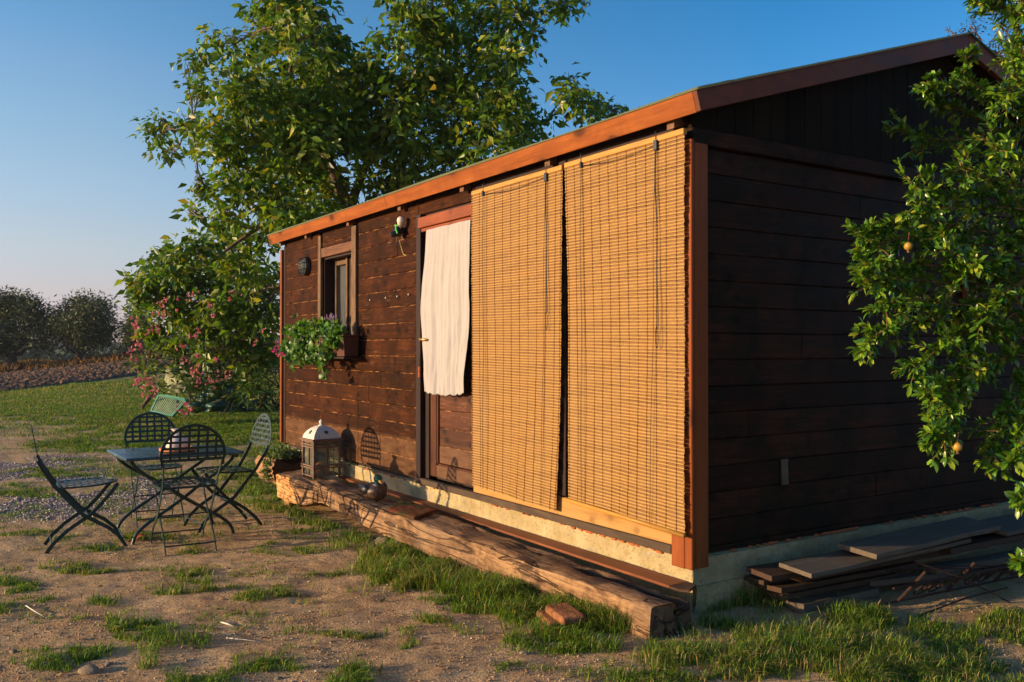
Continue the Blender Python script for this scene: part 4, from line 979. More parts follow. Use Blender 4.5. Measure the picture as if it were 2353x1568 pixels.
# forward = +X
def blob(secs, n=18):
    """secs: list of (x, cy, cz, ry, rz)"""
    mb = MB(); V = []; 
    for (x, cy, cz, ry, rz) in secs:
        for k in range(n): an = 2*math.pi*k/n; V.append((x, cy+ry*math.cos(an), cz+rz*math.sin(an)))
    FF = []
    for i in range(len(secs)-1):
        for k in range(n): FF.append((i*n+k, i*n+(k+1) % n, (i+1)*n+(k+1) % n, (i+1)*n+k))
    FF.append(tuple(range(n))[::-1]); FF.append(tuple((len(secs)-1)*n+k for k in range(n))); return mb.add(V, FF)
o = blob([(-.155, 0, .075, .006, .004), (-.14, 0, .07, .025, .012), (-.11, 0, .058, .048, .030), (-.06, 0, .050, .068, .048), (0, 0, .050, .078, .054), (.05, 0, .052, .074, .056), (.08, 0, .056, .060, .052), (.10, 0, .062, .040, .038), (.112, 0, .066, .014, .014)]).build('body', M['duckbody'], t, smooth=True)
for s in (-1, 1):
    o = blob([(-.135, s*.035, .085, .008, .006), (-.10, s*.052, .078, .022, .022), (-.05, s*.064, .072, .024, .036), (0, s*.070, .070, .022, .038), (.035, s*.066, .068, .016, .028), (.055, s*.060, .066, .004, .008)]).build('wing', M['duckwing'], t, smooth=True)
hx = .062
q = blob([(hx-.036, 0, .142, .006, .006), (hx-.03, 0, .142, .019, .019), (hx-.012, 0, .144, .027, .028), (hx+.008, 0, .143, .028, .027), (hx+.024, 0, .139, .020, .019), (hx+.034, 0, .136, .008, .008)]); q.lathe([(.030, .098), (.024, .112), (.024, .135)], 16, Matrix.Translation((hx-.004, 0, 0)))
q.build('head', M['duckhead'], t, smooth=True)
q = MB(); q.lathe([(.031, .094), (.033, .099), (.029, .105)], 18, Matrix.Translation((hx-.004, 0, 0))); q.build('neck_ring', M['white'], t, smooth=True)
blob([(hx+.026, 0, .134, .013, .010), (hx+.045, 0, .128, .013, .006), (hx+.062, 0, .123, .013, .004), (hx+.070, 0, .121, .005, .002)]).build('bill', M['bill'], t, smooth=True)
for s in (-1, 1): q = MB(); q.lathe([(0, -.003), (.0035, 0), (0, .003)], 8, Matrix.Translation((hx+.013, s*.0255, .150)) @ Matrix.Rotation(R(90), 4, 'X')); q.build('eye', M['blackplastic'], t, smooth=True)

# ================================================================== CHAIRS
def clip_arch(x, w2, zb, zt):
    """top height of the arch at lateral x"""
    return zb+(zt-zb)*math.sqrt(max(0, 1-(x/w2)**2)) if abs(x) < w2 else zb
def make_chair(label):
    t = thing('folding_chair', label, 'chair', (0, 0, 0), 0, 'green metal lattice chairs round the garden table')
    G_ = M['metal_green']
    for s in (-1, 1):
        # back upright running down into the front foot (wide bar seen from the side)
        yz = [(-.300, .64), (-.272, .58), (-.235, .52), (-.20, .46), (-.165, .42), (-.10, .34), (-.02, .245), (.06, .195), (.14, .145), (.21, .080), (.255, .0)]
        xw = [.192, .186, .178, .176, .176, .176, .176, .176, .176, .177, .178]
        q = MB(); q.bar([(s*x_, y_, z_) for x_, (y_, z_) in zip(xw, yz)], [.020, .022, .024, .025, .026, .026, .027, .026, .025, .024, .022], .006, (1, 0, 0)); q.build('leg', G_, t)
        yz = [(.200, .452), (.165, .400), (.10, .320), (.03, .245), (-.04, .200), (-.12, .145), (-.20, .070), (-.25, .0)]
        q = MB(); q.bar([(s*.164, y_, z_) for (y_, z_) in yz], .025, .006, (1, 0, 0)); q.build('leg', G_, t)
    q = MB(); q.tube([(-.178, .235, .03+.035), (.178, .235, .065)], .005, 8); q.build('stretcher', G_, t)
    q = MB(); q.tube([(-.166, -.215, .055), (.166, -.215, .055)], .005, 8); q.build('stretcher', G_, t)
    q = MB(); q.tube([(-.18, .015, .222), (.18, .015, .222)], .005, 8); q.build('pivot_rod', G_, t)
    q = MB(); q.tube([(-.178, -.175, .436), (.178, -.175, .436)], .005, 8); q.build('pivot_rod', G_, t)
    # back rest: arch frame and woven straps, leaning back
    def bp(x, h, off=0): # h height above .62 along the leaning plane
        return (x, -.296-.18*h-off, .632+h*.985)
    Hb = .245; w2 = .205
    q = MB(); pts = [bp(x, 0) for x in (-.197,)]
    arch = [(-w2*math.cos(a), .03+(Hb-.03)*math.sin(a)) for a in np.linspace(0, math.pi, 25)]
    pts = [bp(-.192, -.035), bp(-.197, 0)]+[bp(x, h) for x, h in arch]+[bp(.197, 0), bp(.192, -.035)]
    q.bar(pts, .020, .004, (0, .983, .18)); q.bar([bp(-.197, .008), bp(.197, .008)], .020, .0035, (0, .983, .18))
    br = q.build('backrest', G_, t)
    q = MB()
    for i in range(1, 7):
        x = -w2+i*w2*2/7; top = .03+(Hb-.03)*math.sqrt(1-(x/w2)**2); n = 10
        q.bar([bp(x, .01+(top-.01)*k/n, .0026*math.sin(math.pi*(k/n*(top-.01)/.041+i))) for k in range(n+1)], .0165, .0016, (0, .983, .18))
    for j in range(1, 6):
        h = .008+j*.041; xx = w2*math.sqrt(max(0, 1-((h-.03)/(Hb-.03))**2)) if h > .03 else .2; n = 14
        if h < Hb-.012: q.bar([bp(-xx+2*xx*k/n, h, -.0026*math.sin(math.pi*((-xx+2*xx*k/n+w2)/(w2*2/7)+j))) for k in range(n+1)], .0165, .0016, (0, .983, .18))
    q.build('straps', G_, br)
    # seat: rounded frame with woven straps
    def sp(x, y_): return (x, y_, .447+.008*(y_/.2)+.0)
    q = MB(); ring = [(-.178, -.17)]
    for a in np.linspace(math.pi, 0, 21): ring.append((.198*math.cos(a), -.02+.225*math.sin(a)**.9))
    ring.append((.178, -.17)); q.bar([sp(x, y_) for x, y_ in ring]+[sp(-.178, -.17)], .016, .012, (0, 0, 1))
    se = q.build('seat', G_, t)
    q = MB()
    def ymax(x): return -.02+.225*math.sqrt(max(0, 1-(x/.198)**2))
    for i in range(1, 8):
        x = -.198+i*.396/8; n = 10; ym = ymax(x); q.bar([(x, -.17+(ym+.17)*k/n, .452+.002*math.sin(math.pi*((ym+.17)*k/n/.046+i))) for k in range(n+1)], .018, .0016, (0, 0, 1))
    for j in range(1, 8):
        y_ = -.17+j*.047; xx = .198*math.sqrt(max(0, 1-((y_+.02)/.225)**2)) if y_ > -.02 else .195; n = 12
        q.bar([(-xx+2*xx*k/n, y_, .452-.002*math.sin(math.pi*((-xx+2*xx*k/n+.198)/.0495+j))) for k in range(n+1)], .018, .0016, (0, 0, 1))
    q.build('seat_straps', G_, se)
    return t
def copy_tree(o, parent=None):
    c = o.copy(); COL.objects.link(c)
    if parent is not None: c.parent = parent
    for ch in list(o.children): copy_tree(ch, c)
    return c
ch0 = make_chair('dark green lattice chair seen side on, leftmost of the four')
spots = [((-3.85, -2.17), R(-4), 'dark green lattice chair seen side on, leftmost of the four'),
         ((-4.66, -1.53), R(-93), 'dark green lattice chair facing us from behind the table, the vase before its back'),
         ((-3.36, -1.60), R(88), 'dark green lattice chair nearest to us, its back hiding half of the table'),
         ((-4.10, -1.13), R(184), 'green lattice chair nearest the cabin with sunlight on its pale narrow back')]
for i, ((x, y_), rz, lb) in enumerate(spots):
    c = ch0 if i == 0 else copy_tree(ch0)
    c['label'] = lb; c.location = (x, y_, gz(x, y_)+.004); c.rotation_euler = (0, 0, rz)

# ================================================================== TABLE
tx, ty = -3.95, -1.535; tzg = gz(tx, ty)
t = thing('garden_table', 'rectangular blue grey metal garden table with curved crossed legs', 'table', (tx, ty, tzg), R(2))
TH = .51-tzg
q = MB(); q.box(-.345, .345, -.42, .42, TH-.022, TH, .006); o = q.build('tabletop', M['metal_top'], t)
md = o.modifiers.new('b', 'BEVEL'); md.width = .004; md.segments = 2
q = MB(); q.box(-.31, .31, -.385, -.36, TH-.045, TH-.023); q.box(-.31, .31, .36, .385, TH-.045, TH-.023); q.build('apron', M['metal_green'], t)
for sx in (-1, 1):
    for s in (1, -1):
        x = sx*.27+s*.012
        pts = [(x, -s*.37, TH-.03), (x, -s*.345, TH-.07), (x, -s*.28, TH-.13), (x, -s*.14, TH-.22), (x, 0, TH*.50), (x, s*.14, TH*.36), (x, s*.26, TH*.24), (x, s*.335, TH*.13), (x, s*.36, 0)]
        P_ = []   # smooth
        for i in range(len(pts)-1):
            for k in range(4): 
                f = k/4; p0 = Vector(pts[max(i-1, 0)]); p1 = Vector(pts[i]); p2 = Vector(pts[i+1]); p3 = Vector(pts[min(i+2, len(pts)-1)])
                P_.append(.5*((2*p1)+(-p0+p2)*f+(2*p0-5*p1+4*p2-p3)*f*f+(-p0+3*p1-3*p2+p3)*f**3))
        P_.append(Vector(pts[-1])); q = MB(); q.tube(P_, .0125, 8); q.build('leg', M['metal_green'], t, smooth=True)
q = MB(); q.tube([(-.28, 0, TH*.5), (.28, 0, TH*.5)], .008, 8); q.build('crossbar', M['metal_green'], t, smooth=True)
vz = .5105
t = thing('saucer', 'shallow orange terracotta dish under the cream vase', 'dish', (-3.90, -1.53, vz))
q = MB(); q.lathe([(0, 0), (.105, 0), (.128, .006), (.132, .026), (.124, .028), (.118, .012), (0, .010)], 30); smooth_by_angle(q.build('dish_body', M['terracotta'], t), 40)
o = MB().lathe([(0, .012), (.055, .012), (.082, .03), (.086, .06), (.074, .092), (.045, .118), (.027, .134), (.026, .145), (.045, .164), (.047, .168), (.040, .165), (.022, .146), (.0, .14)], 30, Matrix.Translation((0, 0, 0))).build('vase', M['vase'], None, smooth=True)
o.location = (-3.90, -1.53, vz); tag(o, 'round cream vase with flared neck standing on the garden table', 'vase')

# ================================================================== BOARD STACK by the side wall
def board(x0, x1, y0, y1, z, th, rot, mat, label, dx=0, tilt=0):
    cx_, cy_ = (x0+x1)/2, (y0+y1)/2
    q = MB(); hx, hy = (x1-x0)/2, (y1-y0)/2
    n = 12; V = []; FF = []
    for i in range(n+1):
        yy = -hy+2*hy*i/n; e = .002*math.sin(i*1.7+x0*50); wv = .0015*math.sin(i*.9+y0*9)
        V += [(-hx+e, yy, 0+wv), (hx+e*.5, yy, 0+wv), (hx+e*.5, yy, th+wv), (-hx+e, yy, th+wv)]
    for i in range(n):
        for k in range(4): FF.append((i*4+k, i*4+4+k, i*4+4+(k+1) % 4, i*4+(k+1) % 4))
    FF += [(0, 1, 2, 3), (n*4, n*4+3, n*4+2, n*4+1)]; q.add(V, FF)
    o = q.build('wooden_board', mat, None, bevel=.003); o.location = (cx_, cy_, z); o.rotation_euler = (R(tilt), R(dx), R(rot)); tag(o, label, 'board', 'boards stacked along the cabin side wall'); return o
board(.10, .30, .46, 1.02, .005, .045, -2, M['plank'], 'short thick grey board, lowest of the stack at its near end')
board(.10, .24, .40, 1.25, .060, .028, -4, M['plank2'], 'brown board second from the ground at the near end of the stack', 2)
board(.07, .25, .38, 1.42, .095, .026, -3, M['plank2'], 'worn brown board in the middle of the stack with a ragged near end', -2)
board(.03, .16, .34, 2.20, .125, .022, -1, M['plank2'], 'dark narrow board of the stack pressed against the concrete footing')
board(.17, .31, .48, 2.60, .150, .026, -3, M['plank2'], 'long thin reddish board under the two upper boards of the stack', 3)
board(.12, .29, .28, 1.90, .180, .026, -3, M['plank2'], 'dark warped board whose near end sticks out furthest', 4)
board(.20, .39, .37, 1.75, .218, .022, 1, M['plank'], 'smooth grey board lying one below the topmost of the stack', 5)
board(.19, .41, .80, 2.05, .258, .026, 3, M['plank'], 'wide pale grey board on top of the stack', 5)
board(.16, .40, 2.05, 3.90, .225, .024, 1, M['plank'], 'grey board beyond the topmost one, running on to the far end of the wall', 4)
board(.30, .38, 1.55, 3.60, .165, .035, 0, M['plank2'], 'squared dark batten under the far grey boards', 0)
board(.26, .33, 1.02, 1.62, .045, .03, -14, M['plank'], 'short pale batten lying at an angle in front of the stack')
board(.33, .42, 1.45, 2.60, .070, .035, -6, M['plank'], 'long pale batten in front of the stack behind the iron scrolls')
board(.36, .48, 2.2, 4.2, .06, .03, 2, M['plank2'], 'dark low board at the far end of the wall beyond the iron scrolls')
# scrolled iron panel lying against the boards
t = thing('iron_scroll_panel', 'rusty scrolled wrought iron panel lying in front of the board stack', 'iron panel', (.50, 1.55, .03), 0, rot=(0, R(-48), R(-4)))
q = MB()
q.tube([(0, -.75, 0), (0, .95, 0)], .006, 6); q.tube([(.14, -.75, 0), (.14, .95, 0)], .006, 6)
for y_ in (-.6, -.22, .18, .58, .9): q.tube([(0, y_, 0), (.24, y_, .004)], .007, 6)
q.build('rails', M['rust'], t)
for y_ in (-.42, -.02, .38, .74):
    q = MB()
    for s in (-1, 1):
        pts = [(.07+.062*f*math.cos(s*a), y_+s*.055+.062*f*math.sin(a)*1.0, .004) for f, a in ((1-.72*k/26, .4+k/26*8.5) for k in range(27))]
        q.tube(pts, .0045, 6)
    q.build('scroll', M['rust'], t)
q = MB()
for (a, b) in (((.48, 1.05, .22), (.72, 1.5, .0)), ((.40, .95, .17), (.62, 2.0, .09)), ((.42, .98, .18), (.66, 1.95, .06)), ((.6, .9, .0), (.60, 1.7, .02)), ((.58, 2.0, .14), (.5, 2.9, .16)), ((.62, 2.3, .02), (.55, 3.2, .1))):
    q.tube([a, tuple((np.array(a)+np.array(b))/2+np.array([.01, 0, .02])), b], .0045, 6)
o = q.build('iron_rods', M['rust'], None); tag(o, 'tangle of thin rusty iron rods strewn over the scroll panel', 'rods')

# ================================================================== BRICKS, STONES, LITTER
def brick(x, y_, z, rz, label, tiltx=0):
    q = MB(); n = 8; q.box(-.115, .115, -.06, .06, -.020, .020, .009)
    o = q.build('brick', M['brick'], None, bevel=.006); o.location = (x, y_, z); o.rotation_euler = (R(tiltx), 0, R(rz)); tag(o, label, 'brick'); return o
brick(-.215, -.60, .048, -14, 'rounded orange red brick lying on another one by the beam', 2)
brick(-.27, -.62, .010, -18, 'flat brick half sunk in the grass, the lower of the two by the beam')
def stone(x, y_, s, label, zo=0, seed=0, mat=None, name='stone', cat='stone', grp=None):
    n, m = 14, 9; V = []; rs = np.random.default_rng(seed)
    for i in range(m+1):
        ph = math.pi*i/m
        for k in range(n):
            th = 2*math.pi*k/n; d = np.array([[math.sin(ph)*math.cos(th), math.sin(ph)*math.sin(th), math.cos(ph)]]); r = .75+.5*vnoise3(d*1.7+seed*3.1+9)[0]
            V.append((d[0, 0]*s[0]*r, d[0, 1]*s[1]*r, d[0, 2]*s[2]*r))
    FF = [(i*n+k, i*n+(k+1) % n, (i+1)*n+(k+1) % n, (i+1)*n+k) for i in range(m) for k in range(n)]
    o = MB().add(V, FF).build(name, mat or M['stone'], None, smooth=True); o.location = (x, y_, gz(x, y_)+s[2]*.35+zo); o.rotation_euler = (0, 0, seed); tag(o, label, cat, grp); return o
stone(-2.60, -.42, (.075, .05, .035), 'pale flat stone under the middle of the beam, left of its neighbour', 0, 1)
stone(-2.36, -.43, (.045, .04, .045), 'pale upright stone under the middle of the beam, right of the flat one', .0, 2)
for i, (px, py, s) in enumerate(((205, 1545, .045), (105, 1530, .03), (250, 1528, .02), (1205, 1502, .022), (785, 1455, .018), (1130, 1380, .015), (30, 1500, .02), (640, 1560, .018))):
    p = GG(px, py); lbs = ['grey flat stone half buried near the bottom left corner', 'small grey stone left of the larger buried one', 'little grey stone right of the buried flat one', 'small pale stone on the bare soil before the bricks', 'small pebble on bare soil in the foreground middle', 'tiny pebble near the grass edge before the beam', 'small stone at the left edge of the foreground', 'tiny stone at the lower edge below the big grass tuft']
    stone(p[0], p[1], (s, s*.7, s*.45), lbs[i], 0, 10+i)
def leaf_litter(px, py, s, colr_, label, seed, cat='leaf'):
    rs = random.Random(seed); p = GG(px, py); V = []; n = 7; C = []
    for i in range(n+1):
        f = i/n; wd = math.sin(math.pi*f**.8)*.42*s
        for k in (-1, 0, 1): V.append((s*(f-.5)*1.4, k*wd, (.12*s*abs(k)+.18*s*math.sin(f*4+seed)))); C.append(colr_)
    FF = [(i*3+k, i*3+k+1, i*3+3+k+1, i*3+3+k) for i in range(n) for k in (0, 1)]
    o = npmesh('fallen_leaf', np.array(V), FF, M['litter'], None, col=np.array(C), smooth=True); o.location = (p[0], p[1], gz(p[0], p[1])+.012); o.rotation_euler = (rs.uniform(-.2, .2), rs.uniform(-.2, .2), rs.uniform(0, 6)); tag(o, label, cat)
leaf_litter(313, 1244, .085, (.30, .07, .03), 'curled rust red dead leaf beside the near table foot', 1)
leaf_litter(1165, 1389, .05, (.36, .36, .16), 'pale fallen leaf on bare soil left of the mown grass edge', 2) if False else leaf_litter(672, 1389, .045, (.40, .36, .20), 'pale green fallen leaf on the bare soil in the middle', 2)
leaf_litter(880, 1384, .04, (.05, .07, .05), 'dark fallen leaf on the soil before the beam', 3)
leaf_litter(690, 933, .12, (.4, .17, .08), 'orange dead leaf on the lawn near the flowering bush', 4)
leaf_litter(610, 1475, .03, (.20, .06, .04), 'small reddish dead leaf beside a tuft in the foreground', 5)
leaf_litter(250, 968, .10, (.42, .20, .12), 'pale orange dead leaf on the lawn left of the chairs', 6)
def stick(pts, r, label, mat=None):
    P_ = []
    for (px, py, h) in pts:
        p = GG(px, py); P_.append((p[0], p[1], gz(p[0], p[1])+r+h))
    o = MB().tube(P_, [r, r*.9, r*.6][:len(P_)] if len(P_) == 3 else r, 7).build('stick', mat or M['twig'], None, smooth=True); tag(o, label, 'stick')
M['whitestick'] = plain('bleached_stick', (.6, .54, .44), .8, .2, .2, 30)
stick([(507, 1433, .004), (525, 1437, .006), (538, 1442, .002)], .004, 'short bleached white stick on the foreground soil', M['whitestick'])
stick([(60, 1398, .01), (80, 1412, .012), (112, 1422, .0)], .003, 'thin dry twig at the left of the foreground', M['whitestick'])
stick([(520, 1468, .002), (560, 1473, .006), (600, 1478, .003)], .002, 'very thin straw stalk across the foreground soil', M['whitestick'])
stick([(760, 1380, .002), (775, 1376, .004), (792, 1373, .002)], .002, 'small dry twig on the soil left of the beam grass')
stick([(1000, 1540, .002), (1010, 1544, .008), (1025, 1547, .002)], .002, 'tiny broken twig low in the middle foreground')
# ================================================================== FOLIAGE BUILDERS
def nrmz(v): return v/np.maximum(np.linalg.norm(v, axis=1, keepdims=True), 1e-9)
def leaf_mesh(name, C_, D_, N_, ln, wd, col, mat, parent=None, curl=.25, fold=.3, detail=False):
    """C base points, D axis, N normal (all Nx3), ln/wd arrays"""
    D_ = nrmz(D_); S_ = nrmz(np.cross(D_, N_)); N_ = np.cross(S_, D_); n = len(C_); ln = ln[:, None]; wd = wd[:, None]
    if not detail:
        v0 = C_; v1 = C_+D_*ln*.45-S_*wd*.5+N_*wd*fold; v2 = C_+D_*ln*.45+S_*wd*.5+N_*wd*fold; v3 = C_+D_*ln-N_*ln*curl; vm = C_+D_*ln*.5-N_*ln*curl*.15
        V = np.stack([v0, v1, v3, v2, vm], 1).reshape(-1, 3); b = np.arange(n)[:, None]*5
        F = np.concatenate([b+np.array([[0, 4, 2, 1]]), b+np.array([[0, 3, 2, 4]])], 0); k = 5
    else:
        f = [0, .30, .74, 1.0]; wv = [0, .44, .46, 0]; cv = [0, .04, .3, 1.0]; rows = [C_]
        for i in (1, 2):
            p = C_+D_*ln*f[i]-N_*ln*curl*cv[i]; rows += [p-S_*wd*wv[i]+N_*wd*fold, p, p+S_*wd*wv[i]+N_*wd*fold]
        rows.append(C_+D_*ln-N_*ln*curl); V = np.stack(rows, 1).reshape(-1, 3); k = 8; b = np.arange(n)[:, None]*8
        F = np.concatenate([b+np.array([[0, 2, 2, 1]])*0+b*0+np.array([[0, 2, 5, 4]])*0+np.array([[1, 2, 5, 4]]), b+np.array([[2, 3, 6, 5]])], 0)
        T = np.concatenate([b+np.array([[0, 2, 1]]), b+np.array([[0, 3, 2]]), b+np.array([[4, 5, 7]]), b+np.array([[5, 6, 7]])], 0)
        # quads and triangles in one mesh
        me = bpy.data.meshes.new(name); me.vertices.add(len(V)); me.vertices.foreach_set('co', V.astype(np.float32).ravel())
        li = np.concatenate([F.ravel(), T.ravel()]).astype(np.int32); me.loops.add(len(li)); me.loops.foreach_set('vertex_index', li)
        me.polygons.add(len(F)+len(T)); me.polygons.foreach_set('loop_start', np.concatenate([np.arange(len(F))*4, len(F)*4+np.arange(len(T))*3]).astype(np.int32)); me.polygons.foreach_set('loop_total', np.concatenate([np.full(len(F), 4), np.full(len(T), 3)]).astype(np.int32))
        me.update(calc_edges=True); me.polygons.foreach_set('use_smooth', [True]*len(me.polygons))
        a = me.color_attributes.new('Col', 'FLOAT_COLOR', 'POINT'); c = np.ones((len(V), 4), np.float32); c[:, :3] = np.repeat(col, k, 0); a.data.foreach_set('color', c.ravel())
        me.materials.append(mat); return link(bpy.data.objects.new(name, me), parent)
    return npmesh(name, V, F, mat, parent, col=np.repeat(col, k, 0))
def rdir(n, rs): return nrmz(rs.normal(size=(n, 3)))
def palette(n, rs, cols, probs, var=.22):
    i = rs.choice(len(cols), n, p=probs); c = np.array(cols)[i]; return np.clip(c*(1+rs.normal(size=(n, 1))*var)*(1+rs.normal(size=(n, 3))*.06), .002, 1)
def blob_points(blobs, per, rs, zmin=None):
    """blobs: (px,py,r,dist) in photo px -> cluster centres through each blob's volume, denser to the shell"""
    P_ = []
    for (px, py, r, d) in blobs:
        c = at(px, py, d); rr = r*d/FPX; n = max(3, int(per*(rr**2)))
        q = rdir(n, rs)*(rs.random((n, 1))**.45)*rr; q *= np.array([1, 1, .9]); P_.append(c+q)
    P_ = np.concatenate(P_); return P_ if zmin is None else P_[P_[:, 2] > zmin]
def clusters(P_, m, rs, spread, droop, ln, wd, lvar=.25, updir=.6):
    """m leaves radiating around each point"""
    n = len(P_); C_ = np.repeat(P_, m, 0)+rs.normal(size=(n*m, 3))*spread*.35
    d = rdir(n*m, rs); d[:, 2] = d[:, 2]*.6-droop; d = nrmz(d)
    C_ = C_+d*spread*.4; N_ = rdir(n*m, rs)*.8+np.array([0, 0, updir]); l = ln*(1+rs.normal(size=n*m)*lvar).clip(.45, 1.7)
    return C_, d, N_, l, l*wd
def limb(mb, p0, p1, r0, r1, rs, n=9, wob=.08, sag=0.0):
    p0 = np.array(p0, float); p1 = np.array(p1, float); Ld = np.linalg.norm(p1-p0); a, b = rs.normal(size=(2, 3))*wob*Ld; pts = []; rr = []
    for i in range(n):
        f = i/(n-1); pts.append(tuple(p0*(1-f)+p1*f+a*math.sin(math.pi*f)+b*.5*math.sin(2*math.pi*f)+np.array([0, 0, sag*Ld*math.sin(math.pi*f)]))); rr.append(r0+(r1-r0)*f)
    mb.tube(pts, rr, 6 if r0 < .05 else 9, caps=False); return pts

# ================================================================== WALNUT TREE
rs = np.random.default_rng(21)
WB = [(448,135,30),(455,198,34),(520,110,62),(545,200,85),(362,292,34),(385,345,24),(430,285,44),(505,310,78),(600,70,70),(650,10,85),(700,90,95),(640,200,105),(620,320,105),(545,395,62),(470,432,38),(440,485,20),(520,480,52),(600,450,84),(700,400,95),(720,250,105),(750,130,80),(730,40,60),(640,-60,70),
      (905,110,52),(930,30,62),(1000,80,85),(1100,40,85),(1190,30,72),(1280,5,42),(1338,-2,18),(1050,150,105),(1160,130,72),(1225,85,44),(950,225,100),(850,215,80),(1080,260,95),(1180,225,60),(1130,330,85),(1225,290,62),(1310,180,20),(1318,215,34),(1345,245,45),(1400,250,36),(1432,262,18),(860,320,85),(980,340,95),(900,425,60),(800,300,75),(770,440,65),(680,490,62),(600,540,55),(960,430,70),(1040,380,80),(1000,-40,90),(1150,-50,80),(850,150,45),
      (515,540,52),(450,562,42),(400,600,52),(335,638,32),(380,680,60),(460,640,74),(550,600,72),(620,640,52),(610,720,55),(520,715,70),(440,740,58),(365,755,45),(610,800,42),(545,810,48),(490,800,36),(330,680,30),(312,648,22),(350,600,24),(575,880,22),(345,830,26),(400,790,30),(690,330,90),(760,200,80),(560,250,60),(900,250,60),(1130,200,70),(1010,170,80),(730,330,70)]
WBd = [(a, b, c, (13.6 if b < 610 else 15.7)+rs.uniform(-1.1, 1.1)*(1 if b < 610 else .4)) for (a, b, c) in WB]
tb = at(815, 620, 14.0); base = np.array([tb[0], tb[1], -.25])
wt = thing('walnut_tree', 'big broad leaved walnut tree spreading its crown above and behind the cabin', 'tree', tuple(base))
bo = Vector(-base)
tm = MB()
def WP(px, py, d): return at(px, py, d)
fork = WP(808, 505, 14.0); paths = []
paths.append(limb(tm, base, fork, .20, .14, rs, wob=.03))
for (a, b, r0, r1) in (((fork), WP(762, 380, 13.6), .11, .07), (fork, WP(848, 340, 14.4), .09, .05), (WP(815, 560, 14), WP(905, 430, 14.2), .10, .07), (WP(905, 430, 14.2), WP(930, 300, 14), .07, .05), (WP(905, 430, 14.2), WP(1050, 360, 14.6), .06, .04)):
    paths.append(limb(tm, a, b, r0, r1, rs, wob=.04))
for (a, b, r0, r1) in ((WP(762, 380, 13.6), WP(700, 250, 13.2), .06, .035), (WP(762, 380, 13.6), WP(620, 330, 13), .05, .03), (WP(700, 250, 13.2), WP(640, 60, 13.4), .035, .02), (WP(848, 340, 14.4), WP(830, 130, 14), .05, .02), (WP(930, 300, 14), WP(990, 80, 13.7), .05, .02), (WP(930, 300, 14), WP(1090, 160, 14), .04, .02), (WP(1050, 360, 14.6), WP(1250, 280, 14.3), .04, .02), (fork, WP(600, 520, 13.2), .06, .03), (WP(600, 520, 13.2), WP(460, 620, 13), .03, .02), (WP(620, 330, 13), WP(440, 290, 13.2), .03, .015)):
    paths.append(limb(tm, a, b, r0, r1, rs, wob=.06))
for (a, b, r0, r1) in ((WP(815, 600, 14), WP(640, 660, 15.4), .05, .03), (WP(640, 660, 15.4), WP(480, 700, 15.6), .03, .018), (WP(480, 700, 15.6), WP(370, 690, 15.5), .018, .01), (WP(640, 660, 15.4), WP(540, 800, 15.6), .025, .012), (WP(600, 520, 13.2), WP(470, 500, 13.2), .025, .012), (WP(1090, 160, 14), WP(1200, 40, 14), .02, .012), (WP(1200, 40, 14), WP(1320, 0, 14), .012, .008), (WP(1250, 280, 14.3), WP(1315, 200, 14.3), .012, .008)):
    paths.append(limb(tm, a, b, r0, r1, rs, wob=.05))
allp = np.array([p for pa in paths for p in pa])
for (px, py, r, d) in WBd:
    c = at(px, py, d); j = np.argmin(np.linalg.norm(allp-c, axis=1)); pp = limb(tm, allp[j], c, .015, .007, rs, 7, .035)
    rr = r*d/FPX
    for k in range(int(5+26*rr)):
        e = c+rdir(1, rs)[0]*rr*rs.uniform(.5, 1.0); limb(tm, pp[rs.integers(3, 7)], e, .006, .003, rs, 5, .05)
o = tm.build('trunk', M['bark'], wt, smooth=True); o.location = bo
P_ = blob_points(WBd, 400, rs)
keep = rs.random(len(P_)) < np.clip((vnoise3(P_*2.6)-.30)*5, .15, 1); P_ = P_[keep]
C_, D_, N_, l_, w_l = clusters(P_, 8, rs, .18, .42, .130, .46, .33)
n = len(C_); col = palette(n, rs, [(.080, .165, .012), (.13, .22, .015), (.21, .265, .021), (.34, .31, .035), (.050, .12, .017)], [.32, .32, .22, .05, .09])
o = leaf_mesh('crown', C_, D_, N_, l_, w_l, col, M['leaf'], wt, curl=.22, fold=.12); o.location = bo
q = MB(); q.lathe([(0, -.024), (.018, -.014), (.022, 0), (.017, .015), (0, .023)], 8)
for k in range(60):
    p = P_[rs.integers(len(P_))]
    if k == 0: nut = q.build('walnut_fruit', plain('green_husk', (.10, .17, .03), .5, .4, .2, 20), wt, smooth=True); o = nut
    else: o = nut.copy(); COL.objects.link(o); o.parent = wt
    o.location = bo+Vector(p+np.array([0, 0, -.06]))

# ================================================================== OLEANDER BUSH
rs = np.random.default_rng(31)
OB = [(330,700,36),(350,660,30),(400,700,60),(470,690,60),(550,700,65),(610,740,60),(330,770,40),(390,780,60),(460,770,65),(540,780,70),(610,820,55),(335,835,36),(390,850,45),(450,850,50),(520,860,60),(590,880,60),(345,885,24),(420,640,50),(520,640,60),(600,660,60),(630,900,30),(480,900,30),(560,920,35),(425,935,14),(320,730,22)]
OBd = [(a, b, c, 16.5+rs.uniform(-.7, .7)) for (a, b, c) in OB]
ob = GG(520, 940); ob[2] = gz(ob[0], ob[1])
ot = thing('oleander_bush', 'large flowering oleander bush with pink blossoms left of the cabin', 'bush', tuple(ob)); oo = Vector(-ob)
P_ = blob_points(OBd, 170, rs, zmin=gz(ob[0], ob[1])+.12); P_ = P_[rs.random(len(P_)) < np.clip((vnoise3(P_*1.3)-.28)*5, .2, 1)]
C_, D_, N_, l_, w_l = clusters(P_, 11, rs, .16, -.05, .17, .2)
col = palette(len(C_), rs, [(.045, .10, .016), (.075, .135, .018), (.13, .17, .024), (.028, .065, .018)], [.4, .3, .12, .18])
